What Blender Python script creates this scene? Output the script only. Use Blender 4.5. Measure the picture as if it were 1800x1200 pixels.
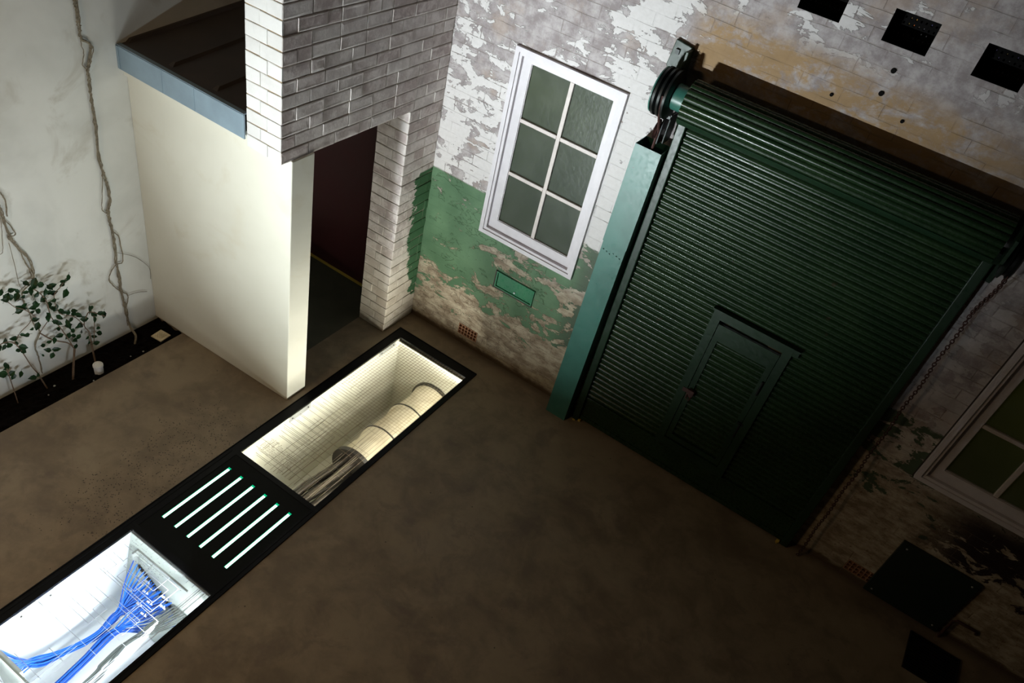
import bpy, bmesh, math, random
from mathutils import Vector, Matrix
for o in list(bpy.data.objects): bpy.data.objects.remove(o, do_unlink=True)
SC = bpy.context.scene
COL = SC.collection
PI = math.pi
random.seed(7)

# ---------------------------------------------------------------- camera
cam_d = bpy.data.cameras.new('camera'); cam = bpy.data.objects.new('camera', cam_d); COL.objects.link(cam)
cam_d.sensor_width = 36.0; cam_d.lens = 1378.95 / 1800 * 36.0; cam_d.clip_start = 0.05; cam_d.clip_end = 100
cam.matrix_world = Matrix(((0.81965, -0.48301, 0.30803, 3.1407), (0.53754, 0.46254, -0.70506, -4.7585), (0.19807, 0.74348, 0.63876, 4.6384), (0, 0, 0, 1)))
SC.camera = cam
# ---------------------------------------------------------------- world, exposure, lights
w = bpy.data.worlds.new('night'); SC.world = w; w.use_nodes = True
w.node_tree.nodes['Background'].inputs[0].default_value = (0.55, 0.42, 0.30, 1)
w.node_tree.nodes['Background'].inputs[1].default_value = 0.010
SC.view_settings.view_transform = 'Standard'; SC.view_settings.look = 'None'
SC.view_settings.exposure = 0.0; SC.view_settings.gamma = 1.0

def area(name, loc, aim, sx, sy, power, col, xdir=None, spread=PI):
    d = bpy.data.lights.new(name, 'AREA'); d.shape = 'RECTANGLE'; d.size = sx; d.size_y = sy
    d.energy = power; d.color = col; d.spread = spread
    o = bpy.data.objects.new(name, d); COL.objects.link(o)
    z = -Vector(aim).normalized(); y = Vector(xdir or (0, 1, 0)); y = (y - z * y.dot(z)).normalized(); x = y.cross(z)
    m = Matrix((x, y, z)).transposed().to_4x4(); m.translation = Vector(loc); o.matrix_world = m
    return o
def point(name, loc, power, col, r=0.05):
    d = bpy.data.lights.new(name, 'POINT'); d.energy = power; d.color = col; d.shadow_soft_size = r
    o = bpy.data.objects.new(name, d); COL.objects.link(o); o.location = loc; return o
COOL = (0.90, 0.955, 1.0); PIT1 = (1.0, 0.95, 0.82); WARM = (1.0, 0.70, 0.38)
# strip lights under the rims of the two glazed pits, shining up through the glass and down into the pit
area('strip_light_cool_up', (0.905, -3.98, -0.09), (-1.3, -0.4, 0.95), 0.05, 1.8, 68, COOL, spread=2.7)
area('strip_light_cool_down', (0.905, -3.98, -0.10), (-0.5, 0, -1), 0.05, 1.8, 22, COOL)
area('pit_fill_cool', (0.42, -4.80, -0.13), (0.06, 0.86, 0.50), 0.60, 0.06, 6, COOL, xdir=(0, 0, 1), spread=1.2)  # added unseen fill lamp, aimed to brighten the back wall
area('pit_fill_cool', (0.42, -8.60, -0.15), (0.050, 0.93, 0.30), 0.60, 0.06, 70, COOL, xdir=(0, 0, 1), spread=0.68)  # second added fill, in the unseen trench stretch, shortens the drum shadow
area('strip_light_warm_up', (0.912, -1.25, -0.09), (-0.8, 0, 1), 0.04, 1.75, 34, (1.0, 0.96, 0.88), spread=2.6)
area('strip_light_warm_down', (0.912, -1.25, -0.10), (-0.5, 0, -1), 0.04, 1.75, 5.5, PIT1)
area('pit_end_fill_warm', (0.50, -2.155, -0.05), (0, 0.8, -1), 0.70, 0.02, 2, PIT1, xdir=(0, 0, 1))  # added fill lamp, softens the pipe's shadow in the pit
area('pit_end_fill_warm', (0.50, -0.350, -0.05), (0, -0.9, -1), 0.70, 0.02, 0.7, PIT1, xdir=(0, 0, 1))  # matching added fill at the far end
# a weak warm lamp high over the near left of the yard
area('yard_lamp', (0.1, -5.1, 3.7), (-0.05, 0.25, -1), 0.7, 0.7, 34, WARM)

# ---------------------------------------------------------------- node helper
class NT:
    def __init__(s, name, rough=0.7, spec=0.5):
        s.m = bpy.data.materials.new(name); s.m.use_nodes = True; s.t = s.m.node_tree; s.n = s.t.nodes
        s.b = s.n['Principled BSDF']; s.b.inputs['Roughness'].default_value = rough
        s.b.inputs['Specular IOR Level'].default_value = spec
        s._p = None
    def L(s, a, b): s.t.links.new(a, b)
    def new(s, k): return s.n.new(k)
    def put(s, sock, v):
        if hasattr(v, 'is_output') or isinstance(v, bpy.types.NodeSocket): s.L(v, sock)
        else:
            if isinstance(v, tuple) and len(v) == 3 and len(sock.default_value) == 4: v = (*v, 1)
            sock.default_value = v
    def pos(s):
        if s._p is None:
            s._p = s.new('ShaderNodeNewGeometry').outputs['Position']
        return s._p
    def xyz(s):
        n = s.new('ShaderNodeSeparateXYZ'); s.L(s.pos(), n.inputs[0]); return n.outputs
    def vec(s, x, y, z):
        n = s.new('ShaderNodeCombineXYZ'); s.put(n.inputs[0], x); s.put(n.inputs[1], y); s.put(n.inputs[2], z); return n.outputs[0]
    def m2(s, op, a, b=0.0, c=0.0, clamp=False):
        n = s.new('ShaderNodeMath'); n.operation = op; n.use_clamp = clamp
        s.put(n.inputs[0], a); s.put(n.inputs[1], b); s.put(n.inputs[2], c); return n.outputs[0]
    def add(s, a, b): return s.m2('ADD', a, b)
    def mul(s, a, b): return s.m2('MULTIPLY', a, b)
    def sub(s, a, b): return s.m2('SUBTRACT', a, b)
    def ss(s, v, lo, hi, a=0.0, b=1.0):
        n = s.new('ShaderNodeMapRange'); n.interpolation_type = 'SMOOTHSTEP'
        s.put(n.inputs[0], v); s.put(n.inputs[1], lo); s.put(n.inputs[2], hi); n.inputs[3].default_value = a; n.inputs[4].default_value = b
        return n.outputs[0]
    def mapv(s, v, sc=(1, 1, 1), loc=(0, 0, 0), rot=(0, 0, 0)):
        n = s.new('ShaderNodeMapping'); s.put(n.inputs[0], v); n.inputs[1].default_value = loc; n.inputs[2].default_value = rot; n.inputs[3].default_value = sc
        return n.outputs[0]
    def noise(s, v, scale, det=4, rough=0.55, dist=0.0, col=False):
        n = s.new('ShaderNodeTexNoise'); s.put(n.inputs['Vector'], v); n.inputs['Scale'].default_value = scale
        n.inputs['Detail'].default_value = det; n.inputs['Roughness'].default_value = rough; n.inputs['Distortion'].default_value = dist
        return n.outputs['Color' if col else 'Fac']
    def vor(s, v, scale, feat='F1', out='Distance'):
        n = s.new('ShaderNodeTexVoronoi'); n.feature = feat; s.put(n.inputs['Vector'], v); n.inputs['Scale'].default_value = scale
        return n.outputs[out]
    def mix(s, f, a, b):
        n = s.new('ShaderNodeMix'); n.data_type = 'RGBA'
        s.put(n.inputs[0], f); s.put(n.inputs[6], a); s.put(n.inputs[7], b); return n.outputs[2]
    def bump(s, h, strength=0.5, dist=0.01, prev=None):
        n = s.new('ShaderNodeBump'); n.inputs['Strength'].default_value = strength; n.inputs['Distance'].default_value = dist
        s.put(n.inputs['Height'], h)
        if prev is not None: s.L(prev, n.inputs['Normal'])
        return n.outputs[0]
    def out(s, col=None, rough=None, normal=None, metal=None):
        if col is not None: s.put(s.b.inputs['Base Color'], col)
        if rough is not None: s.put(s.b.inputs['Roughness'], rough)
        if normal is not None: s.L(normal, s.b.inputs['Normal'])
        if metal is not None: s.put(s.b.inputs['Metallic'], metal)
        return s.m

def plain(name, col, rough=0.6, metal=0.0, spec=0.5, var=0.12, nscale=14, bump=0.0):
    a = NT(name, rough, spec); n = a.noise(a.pos(), nscale, 5, 0.6)
    c = a.mix(a.ss(n, 0.3, 0.7), tuple(x * (1 - var) for x in col), tuple(min(1, x * (1 + var)) for x in col))
    return a.out(c, a.ss(n, 0.2, 0.8, rough * 0.9, min(1, rough * 1.1)), a.bump(n, bump, 0.005) if bump else None, metal)
def emis(name, col, strength):
    a = NT(name); a.b.inputs['Base Color'].default_value = (0, 0, 0, 1)
    a.b.inputs['Emission Color'].default_value = (*col, 1); a.b.inputs['Emission Strength'].default_value = strength; return a.m

# ---------------------------------------------------------------- materials
def mat_backwall():
    a = NT('painted_brick_back', 0.75, 0.35); x, y, z = a.xyz()
    uv = a.vec(x, z, 0.0)
    warp = a.noise(uv, 3.0, 3, 0.5, col=True)
    wv = a.new('ShaderNodeVectorMath'); wv.operation = 'SCALE'; a.L(warp, wv.inputs[0]); wv.inputs['Scale'].default_value = 0.022
    av = a.new('ShaderNodeVectorMath'); a.L(uv, av.inputs[0]); a.L(wv.outputs[0], av.inputs[1]); uvw = av.outputs[0]
    br = a.new('ShaderNodeTexBrick'); a.L(uvw, br.inputs['Vector']); br.inputs['Scale'].default_value = 1.0
    br.inputs['Mortar Size'].default_value = 0.0045; br.inputs['Mortar Smooth'].default_value = 0.6; br.inputs['Brick Width'].default_value = 0.24; br.inputs['Row Height'].default_value = 0.086
    br.inputs['Color1'].default_value = (0, 0, 0, 1); br.inputs['Color2'].default_value = (1, 1, 1, 1); br.inputs['Mortar'].default_value = (0.5, 0.5, 0.5, 1)
    mort = a.mul(br.outputs['Fac'], a.ss(a.noise(a.mapv(uv, (1, 1, 1), (2, 9, 0)), 4.0, 4, 0.6), 0.42, 0.62, 0.12, 1.0)); cell = br.outputs['Color']
    fine = a.noise(uv, 30, 6, 0.65); mid = a.noise(a.mapv(uvw, (0.75, 1.25, 1)), 6.5, 8, 0.66, 0.4); big = a.noise(uv, 1.3, 3, 0.5)
    mid2 = a.noise(a.mapv(uvw, (0.7, 1.3, 1), (3.1, 7.7, 0)), 5.0, 9, 0.68, 0.6)
    right = a.ss(x, 2.2, 4.2)
    # old undercoat, grey lavender with pink and darker clouds
    under = a.mix(a.ss(a.noise(uv, 9, 6, 0.7), 0.35, 0.68), (0.25, 0.215, 0.215), (0.44, 0.40, 0.40))
    under = a.mix(a.mul(a.ss(a.noise(uv, 22, 6, 0.7), 0.55, 0.7), 0.45), under, (0.48, 0.45, 0.42))
    under = a.mix(a.mul(a.ss(a.noise(a.mapv(uv, (1, 1, 1), (5, 2, 0)), 3.2, 5, 0.6), 0.52, 0.68), 0.5), under, (0.34, 0.25, 0.19))
    # white flaky coat: more of it low on the upper zone and at the far left, brick by brick
    dens = a.add(a.mul(a.ss(z, 3.6, 1.5), 0.15), a.add(a.mul(a.ss(x, 0.95, 0.0), 0.02), a.mul(a.ss(a.m2('ABSOLUTE', a.sub(x, 1.45)), 0.35, 0.0), 0.13)))
    wv_ = a.add(a.add(mid, dens), a.add(a.mul(a.sub(big, 0.5), 0.3), a.mul(a.sub(cell, 0.5), 0.07)))
    wv_ = a.sub(wv_, a.mul(mort, 0.06))
    wm = a.mul(a.ss(wv_, 0.585, 0.605), a.ss(x, 4.6, 3.2, 0.4, 1.0))
    wm = a.mul(wm, a.ss(x, 3.4, 2.3, 0.55, 1.0))
    ozone = a.mul(a.ss(a.m2('ABSOLUTE', a.sub(z, 3.18)), 0.34, 0.16), a.ss(x, 1.72, 1.9))
    wm = a.mul(wm, a.sub(1.0, a.mul(ozone, 0.9)))  # less white coat where the drum's half-shade is painted
    col = a.mix(wm, under, a.mix(fine, (0.52, 0.49, 0.48), (0.68, 0.65, 0.645)))
    # ochre stain over the shutter drum, with its warm half-shade painted in
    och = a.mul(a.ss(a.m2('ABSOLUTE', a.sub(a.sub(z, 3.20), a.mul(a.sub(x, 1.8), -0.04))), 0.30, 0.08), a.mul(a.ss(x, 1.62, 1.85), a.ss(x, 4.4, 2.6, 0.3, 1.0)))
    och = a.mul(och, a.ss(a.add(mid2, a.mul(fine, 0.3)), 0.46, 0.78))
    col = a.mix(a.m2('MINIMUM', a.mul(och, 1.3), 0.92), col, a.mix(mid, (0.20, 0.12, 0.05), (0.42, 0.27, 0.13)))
    # bare plaster of the dado
    tan = a.mix(a.ss(a.noise(a.mapv(uv, (0.6, 1.2, 1)), 11, 7, 0.7), 0.36, 0.66), (0.20, 0.15, 0.10), (0.45, 0.385, 0.28))
    tan = a.mix(a.mul(a.ss(a.noise(uv, 26, 5, 0.7), 0.58, 0.66), a.ss(x, 2.0, 4.2, 0.35, 0.8)), tan, (0.12, 0.065, 0.035))
    tan = a.mix(a.ss(a.add(z, a.mul(mid, 0.12)), 0.13, 0.085), tan, (0.085, 0.055, 0.03))
    tan = a.mix(a.mul(a.ss(z, 0.9, 1.4), 0.8), tan, a.mix(a.ss(mid, 0.45, 0.55), (0.36, 0.31, 0.28), (0.56, 0.53, 0.49)))
    edge = a.add(z, a.mul(a.sub(mid2, 0.5), a.ss(x, 0.2, 0.9, 0.03, 0.16)))
    below = a.ss(edge, 1.545, 1.525)
    col = a.mix(below, col, tan)
    # green dado paint flaking off
    gd = a.add(a.ss(z, 0.05, 0.95, -0.17, 0.075), a.mul(a.ss(x, 0.75, 0.05), a.ss(z, 0.3, 0.75, 0.0, 0.07)))
    gd = a.sub(gd, a.mul(right, a.ss(z, 0.95, 0.5, 0.075, 0.22)))
    gd = a.sub(gd, a.mul(a.mul(a.ss(a.m2('ABSOLUTE', a.sub(z, 1.02)), 0.22, 0.0), a.ss(x, 0.45, 0.9)), 0.09))
    gv = a.add(a.add(mid2, gd), a.sub(a.mul(a.sub(mid, 0.5), 0.45), a.mul(mort, 0.05)))
    gm = a.mul(a.ss(gv, 0.500, 0.512), below)
    green = a.mix(a.ss(a.noise(uv, 2.6, 4, 0.5), 0.35, 0.65), (0.065, 0.135, 0.068), (0.110, 0.205, 0.110))
    green = a.mix(a.ss(x, 1.35, 1.55), green, (0.06, 0.09, 0.055))
    col = a.mix(gm, col, green)
    # black stain below the right window
    dk = a.mul(a.mul(a.ss(x, 4.25, 4.75), a.ss(z, 1.25, 1.0)), a.ss(a.add(a.add(mid2, a.mul(a.sub(mid, 0.5), 0.5)), a.ss(z, 0.45, 0.95, -0.16, 0.13)), 0.50, 0.52))
    col = a.mix(dk, col, (0.018, 0.009, 0.010))
    col = a.mix(a.mul(mort, a.mul(a.sub(1.0, a.m2('MAXIMUM', wm, gm)), 0.30)), col, (0.20, 0.155, 0.12))
    h = a.add(a.mul(wm, 0.9), a.add(a.mul(gm, 0.9), a.add(a.mul(mid, 0.8), a.mul(a.mul(mort, a.sub(1.0, a.mul(gm, 0.7))), -0.75))))
    nb = a.bump(h, 0.75, 0.006); nb = a.bump(fine, 0.35, 0.004, nb)
    return a.out(col, a.mix(gm, (0.8, 0.8, 0.8), (0.5, 0.5, 0.5)), nb)

def mat_brick(name, lo, hi, mortar, green=True):
    a = NT(name, 0.75, 0.35); x, y, z = a.xyz(); p = a.pos()
    at = a.new('ShaderNodeAttribute'); at.attribute_name = 'rnd'; r = at.outputs['Fac']
    ue = a.new('ShaderNodeAttribute'); ue.attribute_name = 'edge'; e = ue.outputs['Fac']
    fine = a.noise(p, 32, 6, 0.7); mid = a.noise(p, 7, 6, 0.65)
    col = a.mix(a.ss(a.add(a.mul(r, 0.5), a.mul(mid, 0.7)), 0.35, 0.85), lo, hi)
    col = a.mix(a.mul(a.ss(a.add(mid, a.mul(fine, 0.35)), 0.62, 0.76), 0.6 if green else 0.1), col, tuple(min(1, c * 1.25) for c in hi))
    col = a.mix(a.mul(a.ss(a.noise(a.mapv(p, (1, 1, 1), (4, 4, 1)), 4.5, 6, 0.7), 0.56, 0.66), 0.5 if green else 0.1), col, tuple(c * 0.62 for c in lo))
    em = a.ss(a.add(e, a.mul(a.sub(fine, 0.5), 0.5)), 0.55, 0.95)
    col = a.mix(a.mul(em, 0.55), col, mortar)
    if green:
        m2 = a.noise(a.vec(0.0, a.mul(y, 0.8), a.mul(z, 1.2)), 6, 8, 0.66, 0.4)
        g = a.mul(a.ss(a.add(z, a.mul(y, -0.0)), 1.535, 1.52), a.mul(a.ss(x, -0.02, -0.012), a.ss(y, -0.42, -0.38)))
        g = a.mul(g, a.ss(a.add(m2, a.add(a.ss(y, -0.36, -0.02, -0.25, 0.26), a.ss(z, 0.1, 0.9, -0.28, 0.03))), 0.50, 0.51))
        col = a.mix(g, col, (0.045, 0.125, 0.055))
        tan = a.ss(z, 1.2, 0.3)
        col = a.mix(a.mul(a.mul(tan, 0.45), a.sub(1.0, g)), col, (0.46, 0.40, 0.25))
    nb = a.bump(a.add(mid, a.mul(fine, 0.5)), 0.6, 0.006)
    return a.out(col, 0.8, nb)

def mat_render(name, c1, c2, stain, sc=1.6, rough=0.85):
    a = NT(name, rough, 0.3); p = a.pos()
    n1 = a.noise(p, sc, 4, 0.55, 0.3); n2 = a.noise(p, 9, 6, 0.65); n3 = a.noise(a.mapv(p, (1, 1, 1.0), (3, 1, 8)), 2.4, 5, 0.6, 0.8)
    c = a.mix(a.ss(n1, 0.35, 0.65), c1, c2)
    c = a.mix(a.mul(a.ss(n3, 0.56, 0.72), 0.6), c, stain)
    c = a.mix(a.mul(a.ss(n2, 0.62, 0.75), 0.25), c, stain)
    nb = a.bump(n1, 0.25, 0.02); nb = a.bump(n2, 0.16, 0.006, nb)
    return a.out(c, rough, nb)

def mat_floor():
    a = NT('concrete_floor', 0.55, 0.4); x, y, z = a.xyz(); p = a.pos()
    n1 = a.noise(p, 1.4, 6, 0.6, 0.6); n2 = a.noise(p, 6, 7, 0.65, 0.5); n3 = a.noise(p, 60, 4, 0.7)
    c = a.mix(a.ss(a.add(a.mul(n1, 0.6), a.mul(n2, 0.4)), 0.38, 0.62), (0.165, 0.125, 0.085), (0.265, 0.210, 0.145))
    c = a.mix(a.mul(a.ss(a.noise(a.mapv(p, (1, 1, 1), (9, 3, 0)), 2.2, 5, 0.6), 0.55, 0.68), 0.5), c, (0.32, 0.26, 0.18))
    c = a.mix(a.mul(a.ss(a.noise(a.mapv(p, (1, 1, 1), (2, 13, 0)), 3.0, 6, 0.7, 0.4), 0.53, 0.66), 0.45), c, (0.13, 0.095, 0.075))
    band = a.mul(a.ss(a.m2('ABSOLUTE', a.add(x, 0.16)), 0.55, 0.0), a.mul(a.ss(y, -3.7, -3.0), a.ss(y, -1.7, -2.1)))
    sp = a.mul(a.ss(a.vor(a.mapv(p, (1, 1, 0)), 55), 0.30, 0.16), a.ss(a.add(a.noise(p, 7, 4, 0.7), a.mul(band, 0.28)), 0.66, 0.72))
    c = a.mix(a.mul(sp, 0.9), c, (0.035, 0.028, 0.022))
    sp2 = a.mul(a.ss(a.vor(a.mapv(p, (1, 1, 0), (5, 5, 0)), 9), 0.06, 0.03), a.ss(n2, 0.5, 0.55))
    c = a.mix(a.mul(sp2, 0.8), c, (0.03, 0.025, 0.02))
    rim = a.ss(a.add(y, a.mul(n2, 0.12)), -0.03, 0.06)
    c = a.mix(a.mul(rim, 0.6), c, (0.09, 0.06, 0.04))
    nb = a.bump(n2, 0.12, 0.01); nb = a.bump(n3, 0.12, 0.002, nb)
    return a.out(c, a.ss(n2, 0.3, 0.7, 0.42, 0.62), nb)

def mat_greenpaint(name, c1, c2, rough=0.35, spec=0.5):
    a = NT(name, rough, spec); p = a.pos(); n = a.noise(p, 3.5, 5, 0.6); f = a.noise(p, 40, 5, 0.7)
    c = a.mix(a.ss(n, 0.35, 0.65), c1, c2)
    c = a.mix(a.mul(a.ss(a.noise(a.mapv(p, (1, 1, 1), (3, 3, 3)), 14, 5, 0.7), 0.66, 0.70), 0.6), c, (0.05, 0.03, 0.02))
    return a.out(c, a.ss(f, 0.3, 0.7, rough * 0.8, rough * 1.3), a.bump(a.add(n, a.mul(f, 0.1)), 0.12, 0.01))

def mat_windowglass():
    a = NT('obscured_glass', 0.28, 0.5); p = a.pos(); x, y, z = a.xyz()
    n = a.noise(p, 38, 3, 0.5); n2 = a.noise(p, 5, 4, 0.6)
    c = a.mix(a.ss(n2, 0.35, 0.65), (0.070, 0.085, 0.072), (0.10, 0.115, 0.10))
    nb = a.bump(n, 0.35, 0.004)
    t = a.new('ShaderNodeBsdfTranslucent'); t.inputs[0].default_value = (0.62, 0.72, 0.38, 1)
    mx = a.new('ShaderNodeMixShader'); mx.inputs[0].default_value = 0.45
    a.put(a.b.inputs['Base Color'], c); a.L(nb, a.b.inputs['Normal'])
    a.L(a.b.outputs[0], mx.inputs[1]); a.L(t.outputs[0], mx.inputs[2]); a.L(mx.outputs[0], a.n['Material Output'].inputs[0])
    return a.m
def mat_clearglass():
    a = NT('clear_glass'); t = a.new('ShaderNodeBsdfTransparent'); t.inputs[0].default_value = (0.95, 0.97, 0.96, 1)
    g = a.new('ShaderNodeBsdfGlossy'); g.inputs['Roughness'].default_value = 0.03
    fr = a.new('ShaderNodeLayerWeight'); fr.inputs[0].default_value = 0.5
    fac = a.add(a.mul(a.m2('POWER', fr.outputs['Facing'], 5.0), 0.5), 0.03)
    mx = a.new('ShaderNodeMixShader'); a.L(fac, mx.inputs[0]); a.L(t.outputs[0], mx.inputs[1]); a.L(g.outputs[0], mx.inputs[2])
    a.L(mx.outputs[0], a.n['Material Output'].inputs[0]); return a.m
def mat_etched(name, c, tl):
    a = NT(name); d = a.new('ShaderNodeBsdfDiffuse'); d.inputs[0].default_value = (*c, 1)
    t = a.new('ShaderNodeBsdfTranslucent'); t.inputs[0].default_value = (*c, 1)
    mx = a.new('ShaderNodeMixShader'); mx.inputs[0].default_value = tl
    a.L(d.outputs[0], mx.inputs[1]); a.L(t.outputs[0], mx.inputs[2]); a.L(mx.outputs[0], a.n['Material Output'].inputs[0]); return a.m

M = {}
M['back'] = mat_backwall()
M['brick'] = mat_brick('painted_brick', (0.44, 0.365, 0.35), (0.60, 0.55, 0.53), (0.70, 0.66, 0.62))
M['brickend'] = mat_brick('whitewashed_brick', (0.60, 0.585, 0.57), (0.66, 0.65, 0.635), (0.66, 0.64, 0.60), False)
M['mortar'] = plain('brick_mortar', (0.34, 0.28, 0.23), 0.9, var=0.3, nscale=20, bump=0.3)
M['mortarw'] = plain('dusty_mortar', (0.26, 0.18, 0.09), 0.9, var=0.3, nscale=20, bump=0.3)
M['leftwall'] = mat_render('white_render', (0.60, 0.61, 0.58), (0.72, 0.73, 0.70), (0.46, 0.44, 0.38))
M['cream'] = mat_render('cream_render', (0.62, 0.60, 0.51), (0.67, 0.65, 0.56), (0.60, 0.56, 0.45), 0.9, 0.75)
M['floor'] = mat_floor()
M['passage'] = plain('dark_concrete', (0.06, 0.06, 0.042), 0.7, var=0.2, nscale=4, bump=0.1)
M['red'] = plain('dark_red_paint', (0.05, 0.008, 0.010), 0.6, nscale=3)
M['black'] = plain('matt_black_interior', (0.005, 0.0045, 0.0045), 0.9, spec=0.1)
M['soil'] = plain('garden_soil', (0.004, 0.003, 0.0025), 0.95, spec=0.05, var=0.6, nscale=40, bump=0.8)
M['yellow'] = plain('yellow_paint', (0.55, 0.40, 0.07), 0.5)
M['frame'] = plain('black_steel', (0.003, 0.003, 0.004), 0.4, 0.0, 0.15, var=0.2)
M['panel'] = plain('charcoal_plastic', (0.004, 0.0048, 0.0048), 0.55, spec=0.12, var=0.1)
M['panelled'] = plain('green_tinted_plastic', (0.01, 0.05, 0.03), 0.3)
M['slot'] = emis('led_slot', (0.62, 1.0, 0.84), 5.0)
M['slotend'] = emis('led_slot_end_halo', (0.0, 0.62, 0.27), 0.9)
M['pit1'] = mat_render('pit_lining_cream', (0.62, 0.60, 0.50), (0.70, 0.68, 0.58), (0.55, 0.52, 0.42), 1.2)
M['pit2'] = mat_render('pit_lining_white', (0.72, 0.74, 0.76), (0.80, 0.82, 0.84), (0.68, 0.70, 0.72), 1.0)
M['board'] = plain('grey_green_board', (0.36, 0.39, 0.36), 0.6, nscale=5)
M['galv'] = plain('galvanised_plate', (0.42, 0.43, 0.42), 0.45, 0.4)
M['pipe'] = mat_render('clay_pipe', (0.60, 0.52, 0.38), (0.74, 0.66, 0.50), (0.48, 0.38, 0.26), 6, 0.5)
M['piped'] = plain('dark_collar', (0.026, 0.020, 0.016), 0.5)
M['tube'] = plain('lead_tube', (0.055, 0.045, 0.036), 0.35, 0.5, var=0.3)
M['glass'] = mat_clearglass(); M['wglass'] = mat_windowglass()
M['etch1'] = mat_etched('etched_line_warm', (0.26, 0.22, 0.16), 0.30)
M['etch2'] = mat_etched('etched_line_white', (0.62, 0.64, 0.67), 0.5)
M['print'] = plain('printed_marks', (0.03, 0.03, 0.035), 0.6)
a_ = NT('blue_cable_sheath', 0.35); oi = a_.new('ShaderNodeObjectInfo').outputs['Random']
M['blue'] = a_.out(a_.mix(oi, (0.003, 0.050, 0.34), (0.020, 0.16, 0.68)), 0.35)
M['grey'] = plain('grey_cable_sheath', (0.075, 0.085, 0.08), 0.45)
M['whitep'] = plain('white_plastic', (0.72, 0.73, 0.74), 0.4)
M['roof'] = plain('brown_roof_metal', (0.060, 0.045, 0.036), 0.5, 0.0, var=0.25, nscale=3)
M['fascia'] = plain('blue_grey_flashing', (0.24, 0.32, 0.38), 0.4, 0.25, var=0.1, nscale=4)
M['gp'] = mat_greenpaint('dark_green_gloss', (0.008, 0.024, 0.011), (0.011, 0.030, 0.014), 0.34, 0.35)
M['gcol'] = mat_greenpaint('green_housing_paint', (0.028, 0.115, 0.088), (0.040, 0.150, 0.118), 0.34)
M['gcurt'] = mat_greenpaint('green_curtain_paint', (0.010, 0.025, 0.010), (0.014, 0.032, 0.012), 0.27, 0.25)
M['ghatch'] = mat_greenpaint('bright_green_paint', (0.025, 0.16, 0.085), (0.03, 0.20, 0.10), 0.3)
M['rust'] = plain('rusty_iron', (0.050, 0.018, 0.014), 0.7, 0.2, var=0.4, nscale=50)
M['dkiron'] = plain('dark_iron', (0.012, 0.014, 0.013), 0.4, 0.5, var=0.3)
M['wood'] = plain('white_window_paint', (0.60, 0.565, 0.59), 0.45, var=0.05, nscale=10)
M['sash'] = plain('sash_paint', (0.55, 0.49, 0.46), 0.45, var=0.07)
M['terra'] = plain('terracotta', (0.30, 0.15, 0.08), 0.85, var=0.25, nscale=30)
M['vine'] = plain('vine_bark', (0.20, 0.17, 0.12), 0.8, var=0.3, nscale=60, bump=0.4)
M['twig'] = plain('twig_bark', (0.13, 0.085, 0.055), 0.8, var=0.3, nscale=60)
M['leaf'] = plain('dark_leaf', (0.007, 0.030, 0.008), 0.4, spec=0.2, var=0.4, nscale=25)
M['drain'] = plain('cream_drain_plastic', (0.62, 0.53, 0.36), 0.5)
M['gapdark'] = plain('dark_gap_fill', (0.05, 0.04, 0.035), 0.9)
M['dplate'] = plain('blackish_green_plate', (0.008, 0.017, 0.013), 0.5)

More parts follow.
